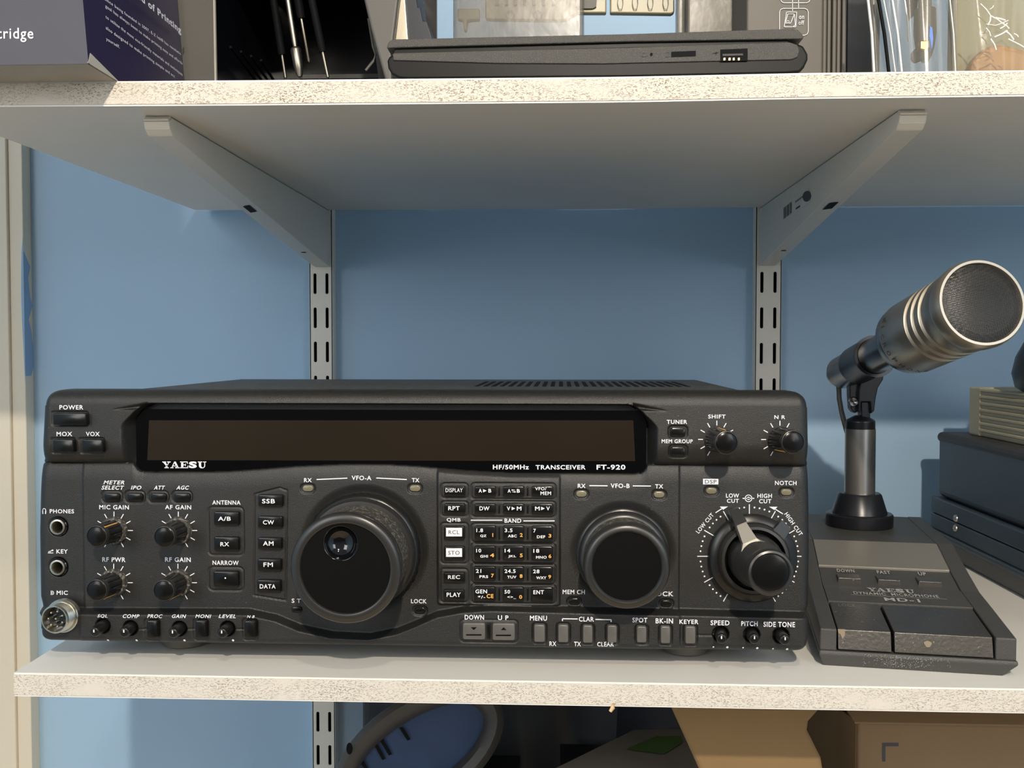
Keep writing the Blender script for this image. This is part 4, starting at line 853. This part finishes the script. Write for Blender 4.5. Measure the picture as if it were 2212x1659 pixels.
mb = MB(); mb.prism([pz2(848, 130, yc+.008), pz2(886, 130, yc+.008), pz2(872, -60, yc+.008), pz2(862, -60, yc+.008)], (0, .004, 0), M['toolsteel']); mb.build('hinge_rod', TC, bevel=.001)
xa, xb_ = pz2(467, 170, .63)[0], pz2(828, 170, .60)[0]
mb = MB()
mb.box((xa, .600, zt), (xb_, .76, zt+.003), M['blackpl']); mb.box((xa-.004, .76, zt), (xb_+.012, .764, .36), M['blackpl'])
mb.add([V3(xa, .63, zt), V3(xa, .762, zt), V3(xa-.003, .762, .36), V3(xa-.003, .63, .36)], [(0, 1, 2, 3)], M['blackpl'])
mb.add([V3(xb_, .60, zt), V3(xb_, .762, zt), V3(xb_-.03, .762, .36), V3(xb_-.03, .60, .36)], [(0, 1, 2, 3)], M['blackpl'])
mb.box((xa, .598, .26), (xb_, .764, .264), M['blackpl'])
for i in range(4):
    xx = xa+.006+i*.0035; mb.tube([V3(xx, .64+i*.01, .19), V3(xx, .75, .175)], .0009, M['dark'], 6)
mb.box((xa+.02, .755, .165), (xb_-.01, .76, .168), M['rim']); mb.box((xa+.02, .755, .20), (xb_-.01, .76, .203), M['rim'])
mb.build('black_interior', TC)
def driver(x0, y0, x1, y1, Y, r, tip, label):
    a, b_ = onY(x0, y0, Y), onY(x1, y1, Y+.002); d = b_-a; L = np.linalg.norm(d)
    t = thing('screwdriver', label, 'screwdriver', a, 'screwdrivers in the tool case'); mb = MB()
    if tip: mb.lathe(a, d, [(r, 0), (r, L*.55), (r*.8, L*.62), (r*1.5, L*.63), (r*2.0, L*.66), (r*1.8, L*.86), (r*1.25, L*.97), (r*.8, L)], M['toolsteel'], 20)
    else: mb.lathe(a, d, [(r, 0), (r, L*.96), (r*.4, L)], M['toolsteel'], 14)
    mb.build('shaft', t, smooth=40); mb = MB(); mb.lathe(a, -d, [(r*2.2, 0), (r*2.4, .004), (r*2.2, .05)], M['dark'], 20, cap0=True); mb.build('grip', t, smooth=40)  # grip coloured void black for the shade inside the case
driver(621, -6, 648, 166, .610, .0016, 1, 'large steel screwdriver with thick collar hanging inside the tool case')
driver(651, 40, 668, 135, .630, .0011, 0, 'thin screwdriver right behind the thick-collared one')
driver(609, 118, 617, 170, .640, .0010, 0, 'short screwdriver shaft left of the thick-collared one, at the shelf line')
driver(697, 112, 709, 169, .620, .0010, 0, 'thin screwdriver shaft furthest right in the tool case')
mb = MB(); mb.tube([p(796, 40, .598), p(806, 100, .598), p(812, 118, .598), p(806, 132, .598), p(790, 152, .598)], .0008, M['cable']); tag(mb.build('wire_loop', smooth=60, origin=p(790, 152, .598)), 'thin bent grey wire along the right side of the tool case', 'wire')

# dark folded thing beside
mb = MB(); mb.prism([pz2(872, 190, .66), pz2(934, 190, .66), pz2(934, 80, .66), pz2(922, 44, .66), pz2(914, 44, .66), pz2(908, 16, .66), pz2(902, 14, .66), pz2(892, -60, .66), pz2(868, -60, .66)], (0, .05, 0), M['bagdark'])
tag(mb.build('notebook', bevel=.001, origin=pz2(900, 170, .66)), 'dark navy stepped object upright behind the left end of the laptop', 'folder')

# laptop
yl0 = .530; LP = thing('laptop', 'closed black speckled laptop lying flat on the upper shelf, ports facing out', 'laptop', (.02, yl0+.07, zt))
q = lambda px, py: onY(px, py, yl0)
def lapbody(pts, m, name, y0=0, dep=.15, bev=.0006, lab=None):
    mb = MB(); mb.prism([q(*t)+V3(0, y0, 0) for t in pts], (0, dep, 0), M[m]); return mb.build(name, LP, bevel=bev)
lapbody([(838,93),(843,87),(852,84.5),(1360,73),(1712,61.5),(1724,64),(1735,76),(1737,82),(1728,84),(1360,89.5),(850,103),(835,104)], 'lap', 'lid')
lapbody([(852,101),(1700,80),(1712,93),(845,116)], 'lapdark', 'hinge_gap', .002, .145)
lapbody([(848,117),(852,115),(1360,103),(1705,91.5),(1722,97),(1727,110),(1722,124),(1708,129),(1560,132),(1300,138),(1080,137),(850,130.5)], 'lap', 'base_edge', -.0004, .002, .0004)
BS = lapbody([(836,130),(840,122),(850,115.5),(1360,103.5),(1712,89.5),(1736,98),(1746,116),(1746,128),(1738,145),(1728,156),(1700,158.6),(1360,166.5),(880,170.5),(862,169),(846,160),(838,146)], 'lapdark', 'base', .0004, .149, .0012)
q = lambda px, py: onY(px, py, yl0-.0007)
mb = MB(); mb.add([q(1450,112),q(1503,109.5),q(1503,121),q(1450,123)], [(0,1,2,3)], M['dark']); mb.build('card_slot', BS)
mb = MB(); mb.add([q(1556,107),q(1615,104.5),q(1615,131),q(1556,132)], [(0,1,2,3)], M['dark']); PO = mb.build('usb_port', BS)
q = lambda px, py: onY(px, py, yl0-.0009)
mb = MB(); mb.add([q(1561,116.5),q(1605,115.5),q(1605,119.5),q(1561,121)], [(0,1,2,3)], M['lap'])
mb.build('port_tongue', BS)
mb = MB()
for x in (1565, 1576, 1585, 1596): mb.add([q(x-2,125),q(x+2,124.7),q(x+2,130),q(x-2,130.3)], [(0,1,2,3)], M['gold'])
mb.build('port_contacts', BS)
mb = MB(); mb.add([q(1407+3*math.cos(t), 117+3*math.sin(t)) for t in np.linspace(0, 2*math.pi, 14, endpoint=False)], [list(range(14))[::-1]], M['dark'])
def outl(pts, w=.9, m='ink', mb_=None, f=None, closed=True):
    f = f or q; n = len(pts); mb_ = mb_ or mb
    for i in range(n if closed else n-1):
        a, b_ = np.array(pts[i], float), np.array(pts[(i+1) % n], float); d = b_-a; d /= max(np.linalg.norm(d), 1e-6); k = np.array([-d[1], d[0]])*w/2
        mb_.add([f(*(a+k)), f(*(b_+k)), f(*(b_-k)), f(*(a-k))], [(0, 1, 2, 3)], M[m])
outl([(1387,113),(1398,113),(1398,121),(1387,121)]); outl([(1438,113),(1446,111.5),(1446,121.5),(1438,122.5)]); outl([(1540,115),(1552,113.5)]); outl([(1548,111),(1546,118)])
mb.build('port_markings', BS)
for px in (876, 1227):
    c = onY(px, 161 if px < 1000 else 166, yl0+.0); mb = MB(); mb.lathe(V3(c[0], yl0+.0055, zt), V3(0, 0, 1), [(.003, 0), (.0035, .0012)], M['rubber'], 24, cap0=True); mb.build('rubber_foot', LP)

# clear organiser pack
CP = thing('organiser_pack', 'clear plastic package with yellowed tray, behind the laptop under the shelf top', 'package', (0, .71, zt))
def blk(mb, px0, px1, z0, z1, y0, y1, m, yr=None):
    yr = yr or y0; a = onY(px0, 0, yr)[0]; b_ = onY(px1, 0, yr)[0]; mb.box((a, y0, z0), (b_, y1, z1), m)
zy = lambda py, y: onY(1200, py, y)[2]
mb = MB(); blk(mb, 978, 1262, zt, .30, .700, .745, M['film2']); mb.build('clear_shell', CP, bevel=.003)
mb = MB(); yy = .706
def pl(mb, pts, m, y, t=.006): mb.prism([V3(onY(a, b_, y)[0], y, onY(a, b_, y)[2]) for a, b_ in pts], (0, t, 0), m)
pl(mb, [(988,18),(1036,18),(1036,42),(1010,44),(1008,66),(1002,66),(1000,44),(988,42)], M['tray'], yy)
pl(mb, [(1048,-30),(1310,-30),(1310,28),(1250,28),(1238,34),(1225,42),(1210,44),(1060,42),(1048,40)], M['tray'], yy)
pl(mb, [(1318,-30),(1457,-30),(1457,26),(1450,30),(1318,28)], M['tray'], yy)
mb.build('yellowed_tray', CP, bevel=.001)
mb = MB()
for x in (1070, 1090, 1110, 1130, 1150, 1170, 1192): pl(mb, [(x,-20),(x+7,-20),(x+7,10),(x,10)], M['sheet'], yy-.002, .002)
for x in (1340, 1372, 1405, 1438): outl([(x-5,-6),(x+5,-6),(x+6,8),(x+3,20),(x-3,20),(x-6,8)], 1.5, 'sheet', mb, lambda a, b_: onY(a, b_, yy-.0015))
for x in (1102, 1162):
    outl([(x+9*math.cos(t), 32+9*math.sin(t)) for t in np.linspace(0, 2*math.pi, 16, endpoint=False)], 1.8, 'sheet', mb, lambda a, b_: onY(a, b_, yy-.0015))
pl(mb, [(1243,-10),(1290,-10),(1288,14),(1280,18),(1250,18),(1244,14)], M['sheet'], yy-.002, .002)
mb.build('tray_details', CP)
CS = thing('blister_pack', 'hazy clear blister window section between the yellowed tray and the grey printed box', 'package', (.1, .70, zt))
mb = MB(); blk(mb, 1462, 1480, zt, .30, .690, .70, M['film2']); blk(mb, 1484, 1612, zt, .30, .694, .70, M['film2']); blk(mb, 1470, 1615, zt, .30, .730, .75, M['greyflap']); mb.build('clear_window', CS, bevel=.002)
GB = thing('printed_box', 'grey-brown box printed with a white on off switch diagram, right of the laptop', 'box', (.17, .66, zt))
GB['_o'] = (.17, .66, zt)
mb = MB(); blk(mb, 1613, 1780, zt, .30, .640, .70, M['pack']); mb.build('box_body', GB, bevel=.0015)
mb = MB()
for i in range(5): blk(mb, 1778+i*10.5, 1787+i*10.5, zt, .30, .6395+.0012*(i % 2), .70, M['pack'], .640)
mb.build('ribbed_edge', GB, bevel=.001)
mb = MB(); f = lambda a, b_: onY(a, b_, .6392)
def rpts(x0, y0, x1, y1, r=8): return [(x0+r,y0),(x1-r,y0),(x1-r*.3,y0+r*.3),(x1,y0+r),(x1,y1-r),(x1-r*.3,y1-r*.3),(x1-r,y1),(x0+r,y1),(x0+r*.3,y1-r*.3),(x0,y1-r),(x0,y0+r),(x0+r*.3,y0+r*.3)]
o_ = lambda P, w=1.3, c=True: outl(P, w, 'white', mb, f, c)
o_(rpts(1684,18,1746,76)); o_(rpts(1686,-30,1750,6)); o_([(1712,-10),(1712,24)], 1.3, False); o_([(1725,-10),(1725,20)], 1.3, False); o_([(1699,26),(1721,26),(1719,58),(1694,58)]); o_([(1702,30),(1716,30),(1708,50),(1696,50)]); o_([(1716,30),(1718,54),(1712,58)], 1.3, False)
o_([(1702+2.6*math.cos(t), 47+2.6*math.sin(t)) for t in np.linspace(0, 2*math.pi, 12, endpoint=False)], 1)
O = f(1726,41); put(mb, 'on', O, f(1737,41)-O, V3(0, 0, (f(1726,34)-O)[2]), M['white'], bold=.01); O = f(1725,53.5); put(mb, 'off', O, f(1737,53.5)-O, V3(0, 0, (f(1725,44)-O)[2]), M['white'], bold=.01)
o_([(1737,134),(1737,142),(1732,149),(1722,151)], 1.6, False)
mb.build('box_printing', GB)
mb = MB(); blk(mb, 1826, 1905, zt, .30, .70, .76, M['bagdark']); tag(mb.build('dark_carton', bevel=.004, origin=(.19, .72, zt)), 'plain dark navy carton standing between the printed box and the clear bags', 'box')

# clear zip bag with small parts
def sheet(mb, fn, nu, nv, m):
    vs = [fn(i/nu, j/nv) for j in range(nv+1) for i in range(nu+1)]; mb.add(vs, [(j*(nu+1)+i, j*(nu+1)+i+1, (j+1)*(nu+1)+i+1, (j+1)*(nu+1)+i) for j in range(nv) for i in range(nu)], m)
ZB_ = thing('zip_bag', 'clear plastic zip bag holding a small cable connector, right of the dark carton', 'plastic bag', (.26, .62, zt))
def wav(x0a, x0b, x1a, x1b, Y, amp, k, zz=.27, seed=0):
    def fn(u, v):
        xa_ = x0b+(x0a-x0b)*v; xb2 = x1b+(x1a-x1b)*v; px = xa_+(xb2-xa_)*u
        X = onY(px, 80, Y)[0]; z = zt+(zz-zt)*v; return V3(X, Y+amp*math.sin(k*u+1.3*math.sin(3*v+seed))+amp*.5*math.sin(2.7*k*u+seed), z)
    return fn
mb = MB(); sheet(mb, wav(1868, 1888, 2052, 2070, .585, .003, 9), 60, 14, M['film2']); sheet(mb, wav(1875, 1895, 2055, 2075, .606, .002, 7, seed=2), 40, 10, M['film']); mb.build('bag_film', ZB_, smooth=60)
def strip(mb, x0, y0, x1, y1, w, Y, m): 
    a, b_ = onY(x0, y0, Y), onY(x1, y1, Y); d = (b_-a); d /= np.linalg.norm(d); mb.tube([a, (a+b_)/2+V3(.0006, 0, 0), b_], w, m, 6)
mb = MB()
strip(mb, 1874, -10, 1888, 155, .0008, .583, M['glint']); strip(mb, 1926, -10, 1948, 155, .0007, .582, M['glint']); strip(mb, 1953, -10, 1963, 90, .0005, .582, M['glint']); strip(mb, 1907, -10, 1934, 155, .0004, .582, M['glint']); strip(mb, 1896, -10, 1920, 155, .0010, .582, M['dark']); strip(mb, 2051, -10, 2064, 155, .0004, .580, M['glint'])  # near-white strips paint the glints along the clear film's edges
mb.build('seal_edges', ZB_, smooth=60)
mb = MB(); pl(mb, [(1955,-20),(1985,-20),(1980,28),(1963,45)], M['bagdark'], .600, .002); mb.build('dark_fold', ZB_)
CN = thing('cable_connector', 'pale cable plug with gold contact inside the clear zip bag', 'connector', onY(1975, 140, .594)); 
mb = MB(); mb.lathe(onY(1998, -20, .594), onY(1998, 20, .594)-onY(1998, -20, .594), [(.0036, 0), (.0036, .0095), (.0058, .0105), (.0062, .024), (.0052, .031), (.0038, .036), (.0018, .040)], M['bulb'], 32); mb.build('plug_sleeve', CN, smooth=40)
mb = MB(); pl(mb, [(1989,88),(2008,86),(2010,102),(2000,110),(1988,106)], M['gold'], .586, .004); mb.build('gold_contact', CN, bevel=.0006)
mb = MB(); pl(mb, [(2009,56),(2014,60),(2016,84),(2014,102),(2008,114),(2007,86)], M['bluep'], .586, .002); mb.build('blue_tab', CN)
mb = MB(); pl(mb, [(1970,112),(1988,96),(2006,112),(1996,128),(1978,136),(1969,128)], M['band'], .588, .003); mb.build('taupe_base', CN, bevel=.001)  # taupe piece below the gold contact
PBG = thing('parts_bag', 'crinkled clear bag with yellow card and orange contents, at the right end of upper shelf', 'plastic bag', (.33, .63, zt))
mb = MB(); sheet(mb, wav(2062, 2076, 2330, 2330, .585, .0025, 8, seed=5), 50, 14, M['film']); mb.build('bag_film', PBG, smooth=60)
mb = MB(); mb.box((onY(2058, 0, .62)[0], .62, zt), (.40, .628, .28), M['paper']); mb.build('yellow_card', PBG, bevel=.001)
mb = MB(); mb.prism([V3(onY(a, b_, .606)[0], .606, max(onY(a, b_, .606)[2], zt)) for a, b_ in ((2098,160),(2100,132),(2125,106),(2150,94),(2185,98),(2230,112),(2300,160))], (0, .012, 0), M['peach']); mb.build('orange_contents', PBG, bevel=.003)
mb = MB(); rnd = random.Random(5)
for a in [(2118,8,2140,34),(2140,34,2165,50),(2140,34,2134,54),(2150,38,2172,44),(2165,50,2180,62),(2148,80,2176,66),(2130,52,2150,55),(2130,60,2140,78),(2172,66,2190,86),(2178,84,2225,110),(2140,84,2152,108),(2138,20,2146,12),(2190,72,2200,80),(2150,55,2178,44),(2160,62,2176,50)]:
    strip(mb, *a, rnd.uniform(.0002, .00045), .580, M['glint'])  # glints on the crinkled film, painted as near-white strands
mb.build('film_creases', PBG, smooth=60)

# ------------------------------------------------------------------ below the lower shelf
ZL = -.4574
CB2 = thing('cardboard_box', 'brown cardboard box with black corner mark, below the lower shelf at right', 'box', (.26, .66, ZL))
ye = .665; xe = onY(1852, 1590, ye)[0]; zt2 = onY(1852, 1560, ye)[2]
xl2 = xe
mb = MB(); mb.box((xe, ye, ZL), (.50, .84, zt2), M['carton']); 
mb.build('box_body', CB2, bevel=.002)
mb = MB(); mb.hexa([V3(xe-.0005, ye+.002, ZL), V3(xe, ye+.002, ZL), V3(xe, ye+.002, zt2), V3(xe-.0005, ye+.002, zt2), V3(xe-.035, ye+.16, ZL), V3(xe-.030, ye+.16, ZL), V3(xe-.030, ye+.16, zt2), V3(xe-.035, ye+.16, zt2)], M['carton']); mb.build('side_flap', CB2)
mb = MB(); mb.hexa([V3(xe-.002, ye-.0004, zt2+.0003), V3(.50, ye-.0004, zt2+.0003), V3(.50, ye+.07, zt2+.024), V3(xe-.014, ye+.07, zt2+.024)]+[V3(xe-.002, ye-.0004, zt2-.0008), V3(.50, ye-.0004, zt2-.0008), V3(.50, ye+.07, zt2+.0228), V3(xe-.014, ye+.07, zt2+.0228)], M['carton']); mb.build('top_flap', CB2)
mb = MB(); f = lambda a, b_: onY(a, b_, ye-.0003); mb.add([f(1906,1645), f(1906,1605), f(1941,1605), f(1941,1612), f(1912.5,1612), f(1912.5,1645)], [list(range(6))], M['ink']); mb.build('corner_mark', CB2)
mb = MB(); P3 = [(1448,1525),(1780,1525),(1748,1560),(1745,1580),(1775,1640),(1800,1800),(1570,1800),(1500,1640)]
yk2 = .60; zz = lambda p_: V3(p_[0], p_[1], max(p_[2], ZL))
mb.prism([zz(onY(a, b_, yk2)) for a, b_ in P3]+[], (0, .018, 0), M['kraft'])
zlow = min(v[2] for v in mb.v)
mb.box((onY(1600, 1700, yk2)[0], yk2, ZL), (onY(1760, 1700, yk2)[0], yk2+.018, zlow+.01), M['kraft'])
KB = tag(mb.build('paper_bag', bevel=.003, origin=(onY(1650, 1600, yk2)[0], yk2, ZL)), 'creased kraft paper bag beside the cardboard box, below the lower shelf', 'paper bag')
SP_ = thing('flat_panel', 'grey-white sloping panel with dark green label, below the lower shelf at centre', 'panel', (.08, .70, ZL))
a1, a2, a3, a4 = onY(1175, 1670, .63), onY(1520, 1670, .63), onY(1510, 1572, .745), onY(1368, 1576, .745)
mb = MB(); mb.prism([a1, a2, a3, a4], (0, 0, -.012), M['sheet']); mb.build('panel_top', SP_, bevel=.001)
def onPl(px, py, o, n): r = ray(px, py); return r*(np.dot(o, n)/np.dot(r, n))
nn = np.cross(a2-a1, a3-a1); nn /= np.linalg.norm(nn); g_ = [onPl(x, y, a1+nn*.0006, nn) for x, y in ((1352,1618),(1418,1590),(1472,1590),(1474,1604),(1434,1629))]
mb = MB(); mb.add(g_, [list(range(5))], M['green']); mb.build('green_label', SP_)
mb = MB(); mb.box((a1[0]+.01, .64, ZL), (a2[0]-.01, .74, min(a1[2], a3[2])-.012), M['blackpl']); mb.build('panel_support', SP_)
# oval framed case
OC = thing('oval_case', 'dark taupe oval frame around a slotted blue panel, below the lower shelf near left standard', 'case', (-.09, .68, ZL))
Yo = .66; cpx, cpy = 905, 1625; an = math.radians(33)
def el(a, b_, t, y=Yo): 
    u, w = a*math.cos(t), b_*math.sin(t); return onY(cpx+u*math.cos(an)+w*math.sin(an), cpy-u*math.sin(an)+w*math.cos(an), y)
n = 56; mb = MB(); R = []
for ka, kb, dy in ((205, 118, .012), (203, 116, 0), (190, 104, -.006), (172, 84, -.004), (160, 70, .004), (158, 68, .014)): R.append([el(ka, kb, 2*math.pi*i/n, Yo+dy) for i in range(n)])
mb.rings(R, M['band'], False, False); mb.build('oval_frame', OC, smooth=50)
mb = MB(); mb.add([el(160, 70, 2*math.pi*i/n, Yo+.006) for i in range(n)], [list(range(n))[::-1]], M['bluewin']); 
mb.build('blue_panel', OC)
mb = MB()
for (x0, y0, x1, y1) in ((774,1640,790,1665),(802,1598,826,1642),(816,1592,840,1632),(862,1572,880,1600)):
    f = lambda a, b_: onY(a, b_, Yo+.004); mb.add([f(x0,y0), f(x0+8,y0-2), f(x1+7,y1-3), f(x1,y1)], [(0,1,2,3)], M['dark'])
mb.build('panel_slots', OC)
mb = MB(); mb.add([el(186, 98, t, Yo-.0065) for t in []] or [onY(755+7*math.cos(t), 1617+13*math.sin(t), Yo-.0085) for t in np.linspace(0, 2*math.pi, 16, endpoint=False)], [list(range(16))[::-1]], M['dark']); mb.build('frame_hole', OC)
mb = MB(); R = []
for ka, kb, dy in ((202, 114, .010), (198, 110, .05), (160, 80, .07)): R.append([el(ka, kb, 2*math.pi*i/n, Yo+dy) for i in range(n)])
mb.rings(R, M['blackpl'], False, True); zl_ = el(200, 114, 0)[2]
mb.box((-.16, Yo+.03, ZL), (-.03, Yo+.08, -.30), M['blackpl']); mb.build('case_back', OC, smooth=40)
GBG = thing('plastic_bag', 'dusky translucent plastic bag hanging behind the oval case, below the lower shelf', 'plastic bag', (0, .74, ZL))
mb = MB()
def gb(u, v):
    X = -.17+.215*u; z = ZL+(-.195-ZL)*v; return V3(X-.01*(1-v), .765+.005*math.sin(9*u+2*v)+.003*math.sin(21*u+5*v), z)
sheet(mb, gb, 70, 30, M['film3']); mb.build('bag_film', GBG, smooth=60)
mb = MB(); mb.box((-.16, .80, ZL), (.14, .84, -.19), M['bagdark']); tag(mb.build('dark_case', bevel=.006, origin=(0, .82, ZL)), 'dark navy case against the wall behind the plastic bag, below the lower shelf', 'case')
mb = MB(); a = onY(1326, 1519, .5172); b_ = onY(1318, 1537, .5165); mb.tube([a, (a+b_)/2+V3(.0004, 0, 0), b_], [.0007, .0012, .0009], M['wood'], 5)
tag(mb.build('wood_chip', origin=a), 'small pale wood splinter stuck to the lower shelf front edge', 'wood splinter')
# ------------------------------------------------------------------ light
def lamp(name, loc, power, col, size):
    l = bpy.data.lights.new(name, 'POINT'); l.energy = power; l.color = col; l.shadow_soft_size = size
    o = bpy.data.objects.new(name, l); COL.objects.link(o); o.location = loc; return o
lamp('ceiling_lamp', (.12, -.76, .72), 70, (1, .89, .74), .018)
lamp('ceiling_lamp', (.12, -.42, .86), 13, (1, .90, .76), .022)
for x, e in ((-1.12, 13), (1.2, 11)):  # side fill pair added to brighten the wall, no known fixtures there
    al = bpy.data.lights.new('side_fill', 'AREA'); al.energy = e; al.color = (1, .97, .94); al.shape = 'RECTANGLE'; al.size = .7; al.size_y = .9
    ao = bpy.data.objects.new('side_fill', al); COL.objects.link(ao); ao.location = (x, -1.25, .52)
    d = -ao.location.copy(); d.y += .7; ao.rotation_euler = d.to_track_quat('-Z', 'Y').to_euler()
w = bpy.data.worlds.new('room'); SC.world = w; w.use_nodes = True
nt = w.node_tree; bg = nt.nodes['Background']
tc = nd(nt, 'ShaderNodeTexCoord'); sx = nd(nt, 'ShaderNodeSeparateXYZ'); lk(nt, tc.outputs['Generated'], sx.inputs[0])
rp = nd(nt, 'ShaderNodeValToRGB'); e = rp.color_ramp.elements; e[0].position = .40; e[0].color = (.12, .12, .12, 1); e[1].position = .56; e[1].color = (.88, .95, 1, 1)
mr = nd(nt, 'ShaderNodeMapRange'); mr.inputs[1].default_value = -1; lk(nt, sx.outputs[2], mr.inputs[0]); lk(nt, mr.outputs[0], rp.inputs[0]); lk(nt, rp.outputs[0], bg.inputs[0])
bg.inputs[1].default_value = .24
